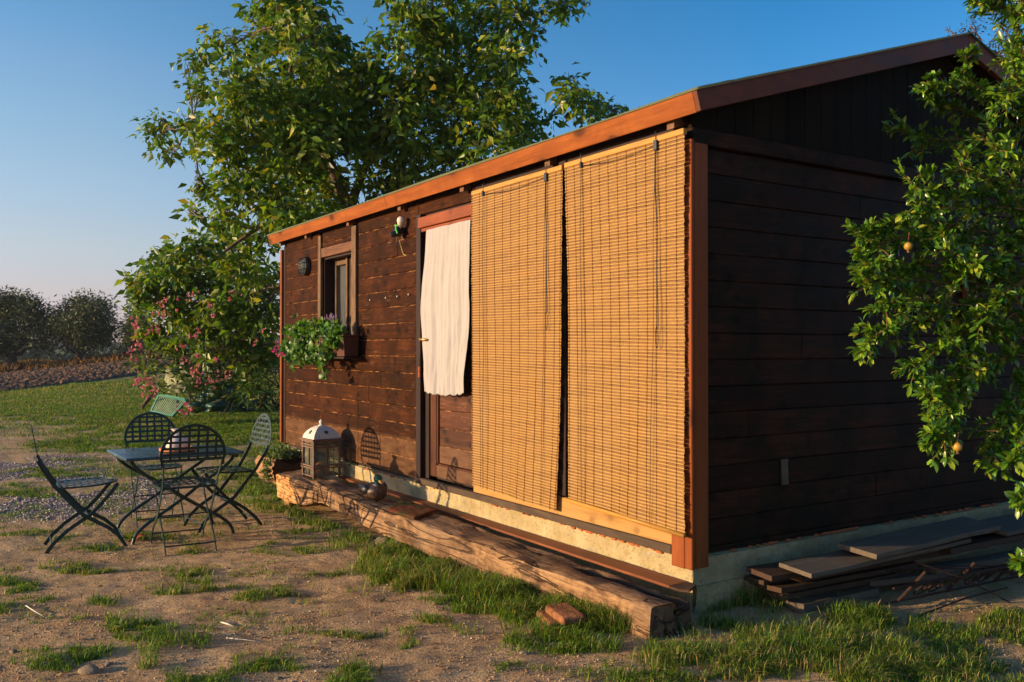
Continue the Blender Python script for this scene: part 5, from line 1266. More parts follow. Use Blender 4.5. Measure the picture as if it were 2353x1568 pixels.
o = leaf_mesh('foliage', C_, D_, N_, l_, w_l, col, M['leaf'], ot, curl=.15, fold=.1); o.location = oo
# hanging broad walnut leaves in front of it
st = MB()
for k in range(60):
    b0 = ob+np.array([rs.uniform(-1.3, .9), rs.uniform(-.9, 1.4), 0]); b0[2] = gz(b0[0], b0[1]); e = P_[rs.integers(len(P_))]; limb(st, b0, e, .017, .006, rs, 7, .06)
o = st.build('stems', M['obark'], ot, smooth=True); o.location = oo
FL = [(310,742,1.3),(314,752,1),(348,759,1.2),(374,723,1.4),(381,696,1),(371,705,.8),(362,760,.8),(305,823,1.2),(313,786,1),(322,794,.7),(311,806,1),(316,872,1.3),(318,884,1.1),(341,872,1.2),(352,896,1.2),(336,894,1),(335,908,1),(349,880,.8),(450,847,1.3),(442,856,.8),(419,800,1),(450,764,.9),(436,771,.8),(452,775,.7),(421,937,1.3),(434,942,1),(413,944,.8),(455,879,1),(498,871,1),(522,860,1),(496,825,1.1),(453,819,.9),(424,828,.8),(486,878,1),(451,673,.9),(535,648,.9),(539,672,1),(482,703,.8),(493,726,.8),(432,684,.9),(408,690,.5),(404,713,.5),(604,757,.7),(640,795,.7),(586,790,.7),(528,690,.6)]
fm_ = []
for i, (px, py, s_) in enumerate(FL):
    c = at(px, py, 14.35+rs.uniform(-.1, .15)); m = int(5.5*s_)+1; ctr = c+rs.normal(size=(m, 3))*.040*s_
    n5 = 6; C_ = np.repeat(ctr, n5, 0); d = rdir(m*n5, rs); d[:, 2] += .2; N_ = rdir(m*n5, rs); l_ = np.full(m*n5, .033*(.75+.25*s_)); col = palette(m*n5, rs, [(.62, .17, .21), (.74, .33, .36), (.48, .07, .12)], [.45, .35, .2], .12)
    o = leaf_mesh('flower', C_, D_=d, N_=N_, ln=l_, wd=l_*.85, col=col, mat=M['petal'], parent=ot, curl=.2, fold=.2); o.location = oo

# ================================================================== OLIVES AND THINGS BEYOND THE FIELD
def crown_tree(name, label, cat, blobs, trunk, per, m, ln, wd, cols, probs, mat, seed, group=None, spread=.3, droop=0, tr0=.25, bark_=None, thin=.3, curl=.1, ground_z=None, nz=.8):
    rs = np.random.default_rng(seed); bs = [(a, b, c, d+rs.uniform(-.4, .4)*c*d/FPX) for (a, b, c, d) in blobs]
    tp = [at(*t) for t in trunk]; b0 = tp[0].copy(); b0[2] = float(ground_base(b0[0], b0[1]))-.1 if ground_z is None else ground_z
    t = thing(name, label, cat, tuple(b0), 0, group); off = Vector(-b0)
    mb = MB(); pts = [b0]+tp[1:]; 
    for i in range(len(pts)-1): limb(mb, pts[i], pts[i+1], tr0*(1-.3*i), tr0*(1-.3*(i+1)), rs, 7, .05)
    top = pts[-1]
    for (a, b, c, d) in bs:
        ce = at(a, b, d); limb(mb, top if rs.random() < .6 else pts[-2] if len(pts) > 2 else top, ce, tr0*.35, tr0*.08, rs, 7, .10)
        for k in range(4): limb(mb, ce, ce+rdir(1, rs)[0]*c*d/FPX*.9, tr0*.09, tr0*.03, rs, 4, .1)
    o = mb.build('trunk', bark_ or M['obark'], t, smooth=True); o.location = off
    P_ = blob_points(bs, per, rs); P_ = P_[rs.random(len(P_)) < np.clip((vnoise3(P_*nz+seed)-thin)*6, .1, 1)]
    C_, D_, N_, l_, w_l = clusters(P_, m, rs, spread, droop, ln, wd)
    o = leaf_mesh('crown', C_, D_, N_, l_, w_l, palette(len(C_), rs, cols, probs), mat, t, curl=curl, fold=.1); o.location = off; return t
oc = [(.070, .090, .030), (.11, .125, .042), (.040, .060, .024), (.17, .16, .055)]; op = [.4, .25, .25, .1]
crown_tree('olive_tree', 'old olive tree at the left edge of the picture beyond the ploughed field', 'olive tree', [(-10,728,44,61),(40,708,30,61),(78,722,28,61),(98,745,24,61),(20,760,46,60),(70,765,36,60),(112,775,16,60),(-45,770,50,60),(-20,800,30,60),(10,695,22,61),(-20,690,26,61),(100,800,14,60),(60,700,18,61)], [(30,850,60),(24,815,60),(34,790,60)], 90, 26, .27, .28, oc, op, M['olive'], 41, 'olive trees beyond the field', .75, -.1, .45)
crown_tree('olive_tree', 'rounded olive tree standing alone in the middle of the field edge', 'olive tree', [(140,728,24,61),(160,708,18,61),(188,700,18,61),(215,710,20,61),(243,700,20,61),(262,722,20,61),(272,745,12,61),(235,740,34,60),(195,740,40,60),(158,755,28,60),(210,775,30,60),(172,785,24,60),(240,778,20,60),(130,750,14,60)], [(182,855,60),(179,820,60),(186,790,60)], 95, 26, .27, .28, oc, op, M['olive'], 42, 'olive trees beyond the field', .70, -.1, .32)
crown_tree('olive_tree', 'olive tree half hidden behind the flowering bush beyond the field', 'olive tree', [(305,712,14,66),(318,735,24,66),(300,765,18,66),(330,770,30,66),(300,800,20,66)], [(318,845,66),(318,800,66)], 90, 26, .27, .28, oc, op, M['olive'], 43, 'olive trees beyond the field', .60, -.1, .25)
for i, (px, py, r, lab, sd) in enumerate(((200, 835, 20, 'low green shrub under the lone olive tree', 51), (148, 845, 14, 'low dark shrub left of the lone olive trunk', 52), (5, 850, 18, 'low shrub below the left olive tree', 53), (245, 830, 14, 'small shrub right of the lone olive trunk', 54), (288, 815, 16, 'low shrub in the gap between the olives', 55))):
    crown_tree('shrub', lab, 'shrub', [(px, py, r, 61), (px+r, py+4, r*.7, 61)], [(px, 860, 61), (px, py+6, 61)], 90, 10, .28, .3, [(.05, .06, .022), (.08, .075, .03), (.03, .04, .018)], [.5, .25, .25], M['olive'], sd, 'shrubs along the field edge', .3, -.2, .06)
# distant wooded valley: one mass
rs = np.random.default_rng(61); fb = []
for k in range(46):
    px = rs.uniform(-150, 360); fb.append((px, 812+rs.uniform(-12, 30), rs.uniform(16, 34), 150+rs.uniform(-15, 15)))
P_ = blob_points(fb, 2.2, rs); C_, D_, N_, l_, w_l = clusters(P_, 10, rs, 1.4, 0, 1.1, .6)
o = leaf_mesh('valley_wood', C_, D_, N_, l_, w_l, palette(len(C_), rs, [(.04, .06, .03), (.06, .08, .04)], [.6, .4]), M['olive'], None); tag(o, 'dark wooded mass in the valley seen between the olive trunks', 'distant wood', None, 'stuff')
# dry grass on the far field edge
n = 16000; fr_ = rs.uniform(-.66, -.25, n); ww = 61.5+rs.normal(size=n)*.9+2*(fr_+.5); uu = ww*fr_
X_ = CAM[0]+uu*RT[0]-ww*math.cos(YAW); Y_ = CAM[1]+uu*RT[1]+ww*math.sin(YAW); C_ = np.stack([X_, Y_, ground_base(X_, Y_)-.02], 1)
hN = fbm(uu*.5, ww*.1, 3); D_ = rs.normal(size=(n, 3))*.25+np.array([0, 0, 1]); l_ = (.25+1.1*np.clip(hN-.35, 0, 1))*(.7+.6*rs.random(n))
o = leaf_mesh('dry_grass', C_, D_, rdir(n, rs), l_*1.0, l_*.12, palette(n, rs, [(.26, .12, .04), (.16, .09, .035), (.10, .09, .03)], [.5, .3, .2]), M['grass'], None); tag(o, 'rust coloured dry grass along the far edge of the ploughed field', 'grass', None, 'stuff')
# tall feathery tree behind the gable
crown_tree('feathery_tree', 'thin feathery olive brown tree rising behind the right end of the roof', 'tree', [(2200,88,26,17),(2240,70,40,17),(2300,60,60,17.2),(2280,130,55,17),(2345,110,60,17.5),(2340,20,60,17),(2400,60,70,17),(2330,190,50,17.3),(2180,70,12,17),(2400,160,70,17)], [(2380, 760, 17.3), (2380, 400, 17.3), (2350, 180, 17.2)], 200, 9, .075, .3, [(.06, .055, .025), (.10, .075, .035), (.04, .05, .02)], [.4, .35, .25], M['olive'], 71, None, .10, .1, .14, M['bark'], .30, nz=2.2)

# ================================================================== HEAP BY THE BUSH
def lumpy(name, c, s, seed, mat, label, cat, amp=.35, fr=3.0, flat=None):
    n, m = 60, 36; V = []
    ph = np.linspace(0, math.pi, m+1); th = np.linspace(0, 2*math.pi, n, endpoint=False); PH, TH_ = np.meshgrid(ph, th, indexing='ij')
    d = np.stack([np.sin(PH)*np.cos(TH_), np.sin(PH)*np.sin(TH_), np.cos(PH)], 2).reshape(-1, 3); r = .75+amp*(np.abs(vnoise3(d*fr+seed*5.3+11)-.5)*2)+amp*.5*(vnoise3(d*fr*2.6+seed+40)-.5)
    P_ = d*np.array(s)*r[:, None]; P_[:, 2] = np.maximum(P_[:, 2], -s[2]*.5); I = np.arange((m+1)*n).reshape(m+1, n)
    F = np.stack([I[:-1].ravel(), I[1:].ravel(), np.roll(I, -1, 1)[1:].ravel(), np.roll(I, -1, 1)[:-1].ravel()], 1)
    o = npmesh(name, P_, F, mat, None, smooth=True); o.location = tuple(c); tag(o, label, cat); return o
p = GG(515, 950); lumpy('tarpaulin', (p[0]-.3, p[1]+.1, gz(p[0], p[1])+.16), (.55, .62, .42), 3, M['tarp'], 'crumpled dark green tarpaulin heaped under the oleander bush', 'tarpaulin', .55, 2.6)
p2 = at(428, 880, 16.9); lumpy('covered_heap', tuple(p2), (.42, .42, .36), 5, M['sack'], 'pale green cloth covered heap behind the turquoise shutter', 'covered heap', .4, 2.2)
sh = thing('window_shutter', 'old turquoise louvred shutter leaning against the heap under the bush', 'shutter')
c00 = GG(346, 947)+np.array([0, 0, .01]); c10 = GG(396, 958)+np.array([0, 0, .01]); dist0 = 16.2
c00 = at(346, 946, 16.25); c10 = at(397, 958, 15.9); c01 = at(366, 904, 16.35); c11 = at(434, 918, 16.0)
def SQ(a, b, o_=0.0):
    p = c00*(1-a)*(1-b)+c10*a*(1-b)+c01*(1-a)*b+c11*a*b; nn = np.cross(c10-c00, c01-c00); nn /= np.linalg.norm(nn); return tuple(p+nn*o_)
def qbox(mb, a0, a1, b0, b1, o0, o1):
    V = [SQ(a, b, oo_) for oo_ in (o0, o1) for (a, b) in ((a0, b0), (a1, b0), (a1, b1), (a0, b1))]; mb.add(V, [(0, 3, 2, 1), (4, 5, 6, 7), (0, 1, 5, 4), (1, 2, 6, 5), (2, 3, 7, 6), (3, 0, 4, 7)])
q = MB(); qbox(q, 0, 1, .84, 1, -.02, .02); qbox(q, 0, 1, 0, .07, -.02, .02); qbox(q, 0, .06, .07, .84, -.02, .02); qbox(q, .94, 1, .07, .84, -.02, .02); q.build('frame', M['shutter'], sh)
q = MB()
for k in range(13): a = .075+k*.066; qbox(q, a, a+.034, .06, .85, -.012, .006)
q.build('louvres', M['shutterslat'], sh)
q = MB(); qbox(q, .05, .95, .06, .85, -.022, -.020); q.build('louvre_gap_shade', M['darkwood'], sh)  # dark sheet added behind the louvres so their gaps look shaded
p = GG(326, 938); p = at(326, 937, 15.6); pz = at(357, 903, 15.9)
o = MB().tube([tuple(p), tuple((p+pz)/2+np.array([0, 0, .02])), tuple(pz)], [.03, .035, .03], 8).build('pruned_branch', M['bark'], None, smooth=True); tag(o, 'bare cut branch leaning on the ground at the left foot of the bush', 'branch')

# ================================================================== HALF LOG PLANTER
t = thing('log_planter', 'hollowed log planter with bark, lying behind the lantern at the beam end', 'planter', (-4.95, -.27, .165), R(4))
nl_, nr = 60, 40; V = []; C = []
for i in range(nl_):
    x = -.42*i/(nl_-1)
    for k in range(nr):
        a = math.pi*1.06*(k/(nr-1))-.03*math.pi; a = math.pi+a      # lower half, open upward? bark arc
        pass
V = []; FF = []; rads = .17
for i in range(nl_):
    x = -.44*i/(nl_-1)
    for k in range(nr):
        an = math.radians(-215+250*k/(nr-1)); p_ = np.array([[x*3, math.cos(an)*3, math.sin(an)*3]])
        r = rads*(1+.12*(vnoise3(p_*np.array([[1.2, 3.4, 3.4]])+5)[0]-.5)+.10*(vnoise3(p_*np.array([[3, 9, 9]])+9)[0]-.5)); V.append((x+.012*(vnoise3(p_*5+2)[0]-.5), r*math.cos(an)*1.15, r*math.sin(an)))
I = np.arange(nl_*nr).reshape(nl_, nr); FF = [tuple(int(v) for v in r_) for r_ in np.stack([I[:-1, :-1].ravel(), I[1:, :-1].ravel(), I[1:, 1:].ravel(), I[:-1, 1:].ravel()], 1)]
o = npmesh('bark', np.array(V), FF, M['logbark'], t, smooth=True)
for row, nm in ((0, 'cut_end'), (nl_-1, 'cut_end')):
    ring = [V[j] for j in I[row]]; q = MB(); q.add(ring+[(ring[0][0], 0, .03)], [(k, k+1, len(ring)) for k in range(len(ring)-1)]); q.build(nm, M['logend'], t)
q = MB(); q.box(-.43, -.01, -.15, .15, .02, .085, .01); q.build('soil', M['soil'], t)
rs = np.random.default_rng(81); n = 220
P_ = np.stack([rs.uniform(-.44, .0, n), rs.uniform(-.13, .10, n), rs.uniform(.09, .15, n)], 1); P_ = np.concatenate([P_, np.stack([rs.uniform(-.12, -.07, 30), rs.uniform(-.23, -.19, 30), rs.uniform(-.10, .10, 30)], 1)])
C_, D_, N_, l_, w_l = clusters(P_, 7, rs, .03, -.35, .036, .45); o = leaf_mesh('succulent', C_, D_, N_, l_, w_l, palette(len(C_), rs, [(.12, .17, .09), (.17, .22, .12), (.08, .15, .03)], [.4, .3, .3]), M['leaf'], t, curl=.05, fold=.2, detail=True)

# ================================================================== WINDOW BOX
t = thing('window_box', 'brown plastic trough of trailing ivy geraniums below the cabin window', 'window box', (-4.42, -.02, 1.22))
q = MB(); x0_, x1_ = -.50, .45
def frust(mb, x0, x1, y0, y1, z0, z1, e):
    V = [(x0+e, y0+e, z0), (x1-e, y0+e, z0), (x1-e, y1, z0), (x0+e, y1, z0), (x0, y0, z1), (x1, y0, z1), (x1, y1, z1), (x0, y1, z1)]
    mb.add(V, [(0, 3, 2, 1), (4, 5, 6, 7), (0, 1, 5, 4), (1, 2, 6, 5), (2, 3, 7, 6), (3, 0, 4, 7)])
frust(q, x0_, x1_, -.150, -.008, 0, .165, .018); q.box(x0_-.008, x1_+.008, -.158, -.004, .166, .185, .004); q.build('trough', M['pot'], t, bevel=.006)
q = MB(); q.box(x0_-.02, x1_+.02, -.155, .03, -.022, -.004, .002); q.build('shelf', M['darkwood'], t)
rs = np.random.default_rng(91)
PB = [(-.93, -.17, .07, .09), (-.76, -.18, .12, .14), (-.58, -.17, .20, .16), (-.42, -.18, .16, .18), (-.25, -.17, .24, .13), (-.60, -.20, .03, .15), (-.38, -.20, .04, .13), (-.05, -.16, .26, .10), (.10, -.17, .23, .10), (.22, -.19, .20, .09), (.18, -.20, .08, .09), (-.1, -.19, .02, .08), (.30, -.20, .14, .07), (.0, -.2, .18, .06), (.05, -.19, -.06, .05), (.10, -.19, -.14, .045), (.34, -.17, .12, .06), (.38, -.16, .2, .06), (.28, -.17, .24, .07), (.2, -.2, .0, .07), (-1.02, -.13, .03, .05), (-.86, -.18, .0, .08)]
P_ = []
for (x, y_, z, r) in PB: n = int(2300*r*r)+4; P_.append(np.array([x, y_, z])+rdir(n, rs)*(rs.random((n, 1))**.5)*r*np.array([1, .65, 1]))
P_ = np.concatenate(P_); P_[:, 1] = np.minimum(P_[:, 1], -.03); P_ = P_[rs.random(len(P_)) < np.clip((vnoise3(P_*9)-.25)*5, .1, 1)]
C_, D_, N_, l_, w_l = clusters(P_, 4, rs, .035, .1, .038, .95, .4, updir=.3); N_ = N_+np.array([.2, -.9, 0])
o = leaf_mesh('foliage', C_, D_, N_, l_, w_l, palette(len(C_), rs, [(.055, .15, .018), (.09, .20, .022), (.14, .24, .03), (.03, .085, .02)], [.4, .3, .12, .18]), M['leaf'], t, curl=.2, fold=.12, detail=True)
q = MB()
for k in range(26):
    a = P_[rs.integers(len(P_))]; b = P_[rs.integers(len(P_))]; limb(q, (a[0]*.5, -.1, .17), a, .0025, .0015, rs, 6, .15, .1)
q.tube([(.0, -.2, .02), (.06, -.2, -.08), (.12, -.2, -.14), (.2, -.2, -.2)], .002, 5); q.build('runners', plain('green_stems', (.12, .2, .04), .5, .3), t)
for (x, z) in ((-.86, .02), (-.65, .15), (-1.08, .05)):
    m = 7; ctr = np.array([x, -.24, z])+rs.normal(size=(m, 3))*.014; C_ = np.repeat(ctr, 5, 0); d = rdir(m*5, rs); l_ = np.full(m*5, .022)
    leaf_mesh('flower', C_, d, rdir(m*5, rs), l_, l_*.8, palette(m*5, rs, [(.75, .05, .30), (.8, .15, .42)], [.6, .4], .1), M['petal'], t)
t = thing('lavender_pot', 'small grey pot of purple lavender standing on the window sill', 'potted plant', (-4.56, -.03, 1.425))
q = MB(); q.lathe([(.020, 0), (.026, .03), (.033, .062), (.035, .066), (.030, .066), (.027, .055), (0, .055)], 16, Matrix.Translation((0, 0, .0))); smooth_by_angle(q.build('pot', M['greypot'], t))
q = MB(); tips = []
for k in range(26):
    a = rs.uniform(0, 6.28); r = rs.uniform(.02, .10); e = np.array([r*math.cos(a)*1.1-.01, r*math.sin(a)*.5-.01, .07+rs.uniform(.05, .10)]); limb(q, (0, 0, .05), e, .0016, .001, rs, 5, .08); tips.append(e)
q.build('stems', M['greypot'], t)
q = MB()
for e in tips: q.tube([tuple(e-np.array([0, 0, .012])), tuple(e), tuple(e+np.array([.003, 0, .02]))], [.003, .0065, .002], 6)
q.build('lavender_spikes', plain('lavender', (.22, .13, .24), .8, .2, .3), t)
t = thing('pot_companion', 'second small grey pot half hidden behind the lavender pot on the sill', 'pot', (-4.50, .035, 1.425)); t.name = 'empty_pot'
q = MB(); q.lathe([(.024, 0), (.030, .03), (.036, .066), (.030, .066), (.027, .055), (0, .055)], 16); smooth_by_angle(q.build('pot_body', M['greypot'], t))

# ================================================================== POMEGRANATE
rs = np.random.default_rng(101)
pb = np.array([1.55, 2.0, 0]); pb[2] = gz(pb[0], pb[1])
pt = thing('pomegranate_tree', 'glossy leaved pomegranate tree reaching in from the right in front of the dark wall', 'pomegranate tree', tuple(pb)); po = Vector(-pb)
q = MB(); tops = []
for (px, py, d, r) in ((2480, 520, 4.2, .035), (2450, 900, 4.1, .03), (2420, 250, 4.8, .03), (2500, 60, 4.4, .025)):
    e = at(px, py, d); limb(q, pb+rs.normal(size=3)*.06*np.array([1, 1, 0]), e, r*1.3, r*.6, rs, 9, .05); tops.append(e)
SPR = [ # polylines (px,py) and distance, side twig length in m
 ([(2420,250),(2300,300),(2200,320),(2120,318),(2075,297)],4.62,.10), ([(2420,250),(2330,240),(2260,210),(2190,200),(2150,195)],4.62,.10), ([(2300,300),(2200,250),(2150,235),(2135,200)],4.65,.06),
 ([(2420,250),(2300,220),(2235,190),(2218,120)],4.5,.05), ([(2500,60),(2380,40),(2300,14),(2235,-8)],4.45,.09), ([(2500,60),(2400,120),(2350,150),(2320,120)],4.45,.09), ([(2500,60),(2400,0),(2330,-20),(2275,-15)],4.45,.09),
 ([(2420,250),(2330,330),(2250,390),(2190,400)],4.6,.12), ([(2480,520),(2350,430),(2240,440),(2150,455),(2090,418)],4.5,.11), ([(2480,520),(2340,480),(2200,480),(2100,470)],4.45,.10),
 ([(2480,520),(2330,540),(2200,520),(2090,495),(2020,522),(1975,545)],4.42,.08), ([(2480,520),(2300,560),(2180,560),(2080,545),(2010,570)],4.4,.09), ([(2480,520),(2300,600),(2150,610),(2050,605),(1972,612)],4.38,.08),
 ([(2480,520),(2320,640),(2180,650),(2060,640),(1990,655)],4.36,.10), ([(2450,900),(2330,720),(2200,700),(2100,690),(2020,700)],4.34,.11), ([(2330,720),(2200,740),(2090,740),(2010,770),(1996,788)],4.3,.08),
 ([(2450,900),(2330,760),(2230,760),(2160,800),(2100,850)],4.3,.09), ([(2330,720),(2240,800),(2200,890),(2175,940),(2165,1030)],4.22,.08), ([(2240,800),(2210,870),(2160,900),(2140,920)],4.25,.08), ([(2200,890),(2190,960),(2150,980),(2140,1020)],4.25,.06), 
 ([(2450,900),(2380,880),(2320,930),(2290,1000),(2280,1050)],4.25,.09), ([(2450,900),(2360,960),(2340,1010),(2330,1060)],4.2,.09), ([(2450,900),(2400,1020),(2370,1130),(2345,1150)],4.2,.04), ([(2420,1180),(2370,1290),(2335,1290)],4.1,.03),
 ([(2480,520),(2400,400),(2340,360),(2280,340)],4.5,.12), ([(2480,520),(2380,620),(2300,680),(2240,740)],4.35,.11), ([(2500,60),(2400,160),(2330,200),(2300,250)],4.5,.11), ([(2450,900),(2360,820),(2290,830),(2240,850)],4.35,.09), ([(2480,520),(2380,500),(2290,420),(2200,380)],4.5,.10), ([(2420,250),(2360,150),(2340,60),(2345,0)],4.4,.10),
 ([(2480,520),(2360,560),(2260,600),(2160,570)],4.4,.11), ([(2450,900),(2380,760),(2300,640),(2220,600)],4.38,.10)]
LC = []; LD = []
def along(pts, step):
    out = []
    for a, b in zip(pts[:-1], pts[1:]):
        a = np.array(a); b = np.array(b); L_ = np.linalg.norm(b-a); k = max(1, int(L_/step))
        for i in range(k): out.append((a+(b-a)*i/k, (b-a)/L_))
    return out
for (poly, d, tl) in SPR:
    my = sum(p[1] for p in poly)/len(poly); mxx = min(p[0] for p in poly)
    d = d*(.875 if my > 400 else .93 if my < 150 else 1.0)
    m = len(poly); P3 = [at(x, y_, d+.32*(1-i/(m-1))*(1 if i < m else 0)+rs.uniform(-.03, .03)) for i, (x, y_) in enumerate(poly)]
    # smooth
    S_ = []
    for i in range(m-1):
        p0 = P3[max(i-1, 0)]; p1 = P3[i]; p2 = P3[i+1]; p3 = P3[min(i+2, m-1)]
        for f in np.linspace(0, 1, 7, endpoint=False): S_.append(.5*((2*p1)+(-p0+p2)*f+(2*p0-5*p1+4*p2-p3)*f*f+(-p0+3*p1-3*p2+p3)*f**3))
    S_.append(P3[-1]); S_ = np.array(S_); n = len(S_)
    q.tube([tuple(v) for v in S_], list(np.linspace(.006, .0014, n)), 5, caps=False)
    for (p, t_) in along(S_[n//5:], .022): LC.append(p); LD.append(t_)
    for (p, t_) in along(S_[max(1, n//8):], .050):
        for rep in range(1 if rs.random() < .55 else 2):
            dr_ = rdir(1, rs)[0]*1.0+t_*.9; dr_ -= FW*float(np.dot(dr_, FW))*.35; dr_[2] -= .1; dr_ /= np.linalg.norm(dr_); e = p+dr_*tl*rs.uniform(.35, 1.15)
            pts = limb(q, p, e, .0022, .0011, rs, 5, .10)
            for (pp, tt) in along(pts, .019): LC.append(pp); LD.append(tt)
            LC += [np.array(pts[-1])]*3; LD += [dr_]*3
LC = np.array(LC); LD = np.array(LD); keep = (LC[:, 0] > .09) & (rs.random(len(LC)) < .92); LC = LC[keep]; LD = LD[keep]; m = 3
C_ = np.repeat(LC, m, 0); D0 = np.repeat(LD, m, 0); n = len(C_); D_ = nrmz(D0*.9+rdir(n, rs)*.85+np.array([0, 0, .12])); N_ = rdir(n, rs)*.6+np.array([0, -.2, .8]); l_ = .038*(1+rs.normal(size=n)*.33).clip(.3, 1.6)
col = palette(n, rs, [(.065, .165, .012), (.115, .235, .016), (.20, .31, .020), (.34, .36, .03), (.04, .11, .018)], [.32, .33, .19, .06, .10], .15)
o = leaf_mesh('leaves', C_, D_, N_, l_, l_*.37, col, M['pleaf'], pt, curl=.12, fold=.14, detail=True); o.location = po
o = q.build('branches', M['twig'], pt, smooth=True); o.location = po
for (px, py, d, r) in ((2087, 566, 3.86, .019), (2200, 1027, 3.68, .020), (2197, 742, 4.0, .020)):
    c = at(px, py, d); q = MB(); q.lathe([(0, -.0*r-r), (.5*r, -.86*r), (.87*r, -.5*r), (r, 0), (.87*r, .5*r), (.5*r, .86*r), (.0, r)], 18); 
    o = q.build('pomegranate', M['fruit'], pt, smooth=True); o.location = Vector(c)+po
    q2 = MB(); q2.lathe([(.22*r, -.9*r), (.26*r, -1.25*r), (.42*r, -1.5*r), (.30*r, -1.3*r), (.1*r, -1.1*r)], 10); c2 = q2.build('calyx', M['twig'], o)
    q3 = MB(); q3.tube([(0, 0, r), (.005, 0, r+.04)], .002, 5); q3.build('stalk', M['twig'], o)

# ================================================================== GRASS
rs = np.random.default_rng(111)
def blades(N, wlo, whi, frl, frh, name, label, seed, size=1.0):
    rs = np.random.default_rng(seed); ww = np.exp(rs.uniform(math.log(wlo), math.log(whi), N)); uu = ww*rs.uniform(frl, frh, N)
    X_ = CAM[0]+uu*RT[0]-ww*math.cos(YAW); Y_ = CAM[1]+uu*RT[1]+ww*math.sin(YAW)
    d, h, dry, gr = veg(X_, Y_); clump = fbm(X_*13+5, Y_*13, 2); ok = rs.random(N) < d**1.15*np.clip((clump-.3)*4, .25, 1); X_, Y_, h, dry, ww = X_[ok], Y_[ok], h[ok], dry[ok], ww[ok]; n = len(X_)
    cl = .5+1.0*fbm(X_*3.1, Y_*3.1+50, 2)
    H_ = .050*h*(.40+1.1*rs.random(n)**1.6)*cl*(1+np.clip(ww-7, 0, 40)*.055); Wd = (.0032+.0007*np.clip(ww-3, 0, 50)*.8)*(.7+.6*rs.random(n))*size
    a = rs.uniform(0, 2*np.pi, n); lean = rs.uniform(.25, 1.5, n); dx, dy = np.cos(a), np.sin(a); sx, sy = -dy, dx; Z_ = ground(X_, Y_)-.004
    b = np.stack([X_, Y_, Z_], 1); s = np.stack([sx, sy, 0*sx], 1)*Wd[:, None]*.5
    mid = b+np.stack([dx*lean*H_*.30, dy*lean*H_*.30, H_*.62], 1); tip = b+np.stack([dx*lean*H_*1.0, dy*lean*H_*1.0, H_*np.clip(1.08-.45*lean, .25, 1)], 1)
    V = np.stack([b-s, b+s, mid+s*.8, mid-s*.8, tip], 1).reshape(-1, 3); k = np.arange(n)[:, None]*5
    F1 = k+np.array([[0, 1, 2, 3]]); T1 = k+np.array([[3, 2, 4]])
    t1 = (rs.random(n) < .05+.42*dry)[:, None]
    gcol = palette(n, rs, [(.10, .19, .015), (.155, .26, .020), (.25, .33, .032), (.06, .13, .014)], [.33, .37, .18, .12]); dcol = palette(n, rs, [(.42, .32, .11), (.30, .26, .07), (.50, .37, .17)], [.4, .4, .2])
    c = np.where(t1, dcol, gcol)
    me = bpy.data.meshes.new(name); me.vertices.add(len(V)); me.vertices.foreach_set('co', V.astype(np.float32).ravel())
    li = np.concatenate([F1.ravel(), T1.ravel()]).astype(np.int32); me.loops.add(len(li)); me.loops.foreach_set('vertex_index', li); me.polygons.add(2*n)
    me.polygons.foreach_set('loop_start', np.concatenate([np.arange(n)*4, n*4+np.arange(n)*3]).astype(np.int32)); me.polygons.foreach_set('loop_total', np.concatenate([np.full(n, 4), np.full(n, 3)]).astype(np.int32)); me.update(calc_edges=True)
    at_ = me.color_attributes.new('Col', 'FLOAT_COLOR', 'POINT'); cc = np.ones((len(V), 4), np.float32); cc[:, :3] = np.repeat(c, 5, 0); at_.data.foreach_set('color', cc.ravel())
    me.materials.append(M['grass']); o = link(bpy.data.objects.new(name, me)); tag(o, label, 'grass', None, 'stuff'); print(name, n); return o
blades(1700000, 3.0, 11, -.66, .66, 'grass', 'short tufted grass scattered over the bare yard and along the beam', 5)
blades(750000, 10, 34, -.66, -.16, 'lawn_grass', 'rough green lawn between the garden chairs and the ploughed field', 6)

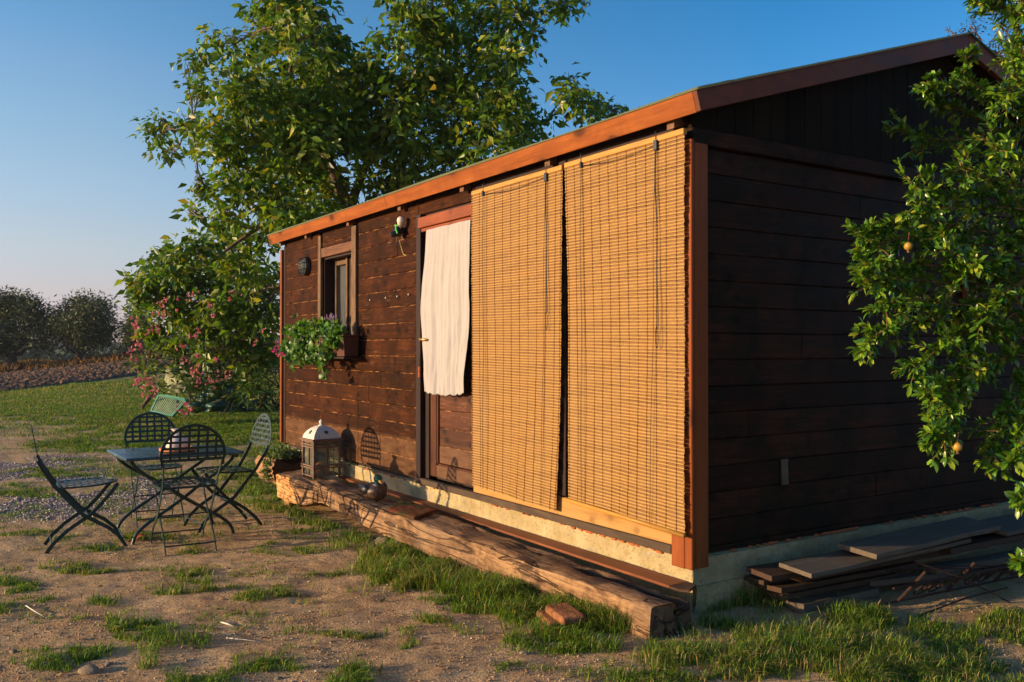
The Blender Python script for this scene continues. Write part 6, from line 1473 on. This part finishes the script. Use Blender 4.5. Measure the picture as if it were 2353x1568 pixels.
# ================================================================== GRAVEL AND CRUMBS OF SOIL
def crumbs(N, name, label, seed, cols, probs, smin, smax, field):
    rs = np.random.default_rng(seed); ww = np.exp(rs.uniform(math.log(3.2), math.log(13), N)); uu = ww*rs.uniform(-.62, .62, N)
    X_ = CAM[0]+uu*RT[0]-ww*math.cos(YAW); Y_ = CAM[1]+uu*RT[1]+ww*math.sin(YAW); d, h, dry, gr = veg(X_, Y_)
    ok = (rs.random(N) < field(X_, Y_, gr, d)) & ~((X_ < .03) & (Y_ > -.43) & (X_ > -6.2)); X_, Y_, ww = X_[ok], Y_[ok], ww[ok]; n = len(X_); sz = smin+(smax-smin)*rs.random(n)**3
    d6 = np.array([[1, 0, 0], [-1, 0, 0], [0, 1, 0], [0, -1, 0], [0, 0, 1], [0, 0, -1]], float)
    a = rs.uniform(0, 6.28, n); ca, sa = np.cos(a), np.sin(a); j = 1+rs.normal(size=(n, 6, 1))*.22; V = d6[None]*j*np.stack([sz, sz*rs.uniform(.6, 1, n), sz*rs.uniform(.4, .8, n)], 1)[:, None, :]
    V = V+rs.normal(size=V.shape)*sz[:, None, None]*.12
    Vx = V[..., 0]*ca[:, None]-V[..., 1]*sa[:, None]; Vy = V[..., 0]*sa[:, None]+V[..., 1]*ca[:, None]
    P_ = np.stack([Vx+X_[:, None], Vy+Y_[:, None], V[..., 2]+(ground(X_, Y_)+sz*.25)[:, None]], 2).reshape(-1, 3)
    T = np.array([[0, 2, 4], [2, 1, 4], [1, 3, 4], [3, 0, 4], [2, 0, 5], [1, 2, 5], [3, 1, 5], [0, 3, 5]]); F = (np.arange(n)[:, None, None]*6+T[None]).reshape(-1, 3)
    o = npmesh(name, P_, F, M['litter2'], None, col=np.repeat(palette(n, rs, cols, probs, .15), 6, 0)); tag(o, label, 'gravel', None, 'stuff'); print(name, n)
def dmat():
    n = NT('loose_stones', .9, .15); a = n.n('ShaderNodeAttribute'); a.attribute_name = 'Col'; n.color(a.outputs['Color']); return n.m
M['litter2'] = dmat()
crumbs(160000, 'gravel', 'pale grey gravel strewn over the yard around the left chair', 7, [(.58, .49, .45), (.72, .65, .61), (.42, .33, .30)], [.45, .25, .3], .004, .014, lambda x, y, g, d: np.clip(g*1.3, 0, 1)*(1-d*.7))
crumbs(120000, 'soil_crumbs', 'loose crumbs of soil and grit on the bare yard', 8, [(.42, .27, .15), (.32, .20, .11), (.55, .42, .30)], [.5, .43, .07], .002, .008, lambda x, y, g, d: np.clip((fbm(x*3, y*3, 3)-.38)*3, .06, .8)*(1-d))

rs = np.random.default_rng(131); N = 9000; ww = np.exp(rs.uniform(math.log(3.2), math.log(12), N)); uu = ww*rs.uniform(-.62, .62, N)
X_ = CAM[0]+uu*RT[0]-ww*math.cos(YAW); Y_ = CAM[1]+uu*RT[1]+ww*math.sin(YAW); ok = ~((X_ < .05) & (Y_ > -.45) & (X_ > -6.2)) & (fbm(X_*1.6+4, Y_*1.6, 3) > rs.uniform(.3, .7, N)); X_, Y_ = X_[ok], Y_[ok]; n = len(X_)
D_ = rs.normal(size=(n, 3)); D_[:, 2] *= .12; l_ = rs.uniform(.012, .055, n); C_ = np.stack([X_, Y_, ground(X_, Y_)+.004], 1)
o = leaf_mesh('straw_litter', C_, D_, rdir(n, rs)*.3+np.array([0, 0, 1]), l_, np.where(rs.random(n) < .2, l_*.35, .0022), palette(n, rs, [(.42, .30, .14), (.26, .15, .07), (.14, .07, .035), (.55, .44, .26)], [.4, .3, .2, .1]), M['litter'], None, curl=.08, fold=.1); tag(o, 'bits of straw and dead leaf littering the bare yard', 'litter', None, 'stuff')

# ================================================================== EVENING HAZE
hz = NT('haze_air'); hz.t.nodes.remove(hz.b); pv = hz.n('ShaderNodeVolumePrincipled'); pv.inputs['Color'].default_value = (.80, .88, 1, 1); pv.inputs['Density'].default_value = .00028; pv.inputs['Anisotropy'].default_value = .1; hz.l(pv.outputs[0], hz.out.inputs['Volume'])
o = MB().box(-800, 500, -600, 800, -14, 13).build('haze', hz.m, None); tag(o, 'thin bluish evening haze lying over the yard and the valley', 'haze', None, 'stuff')
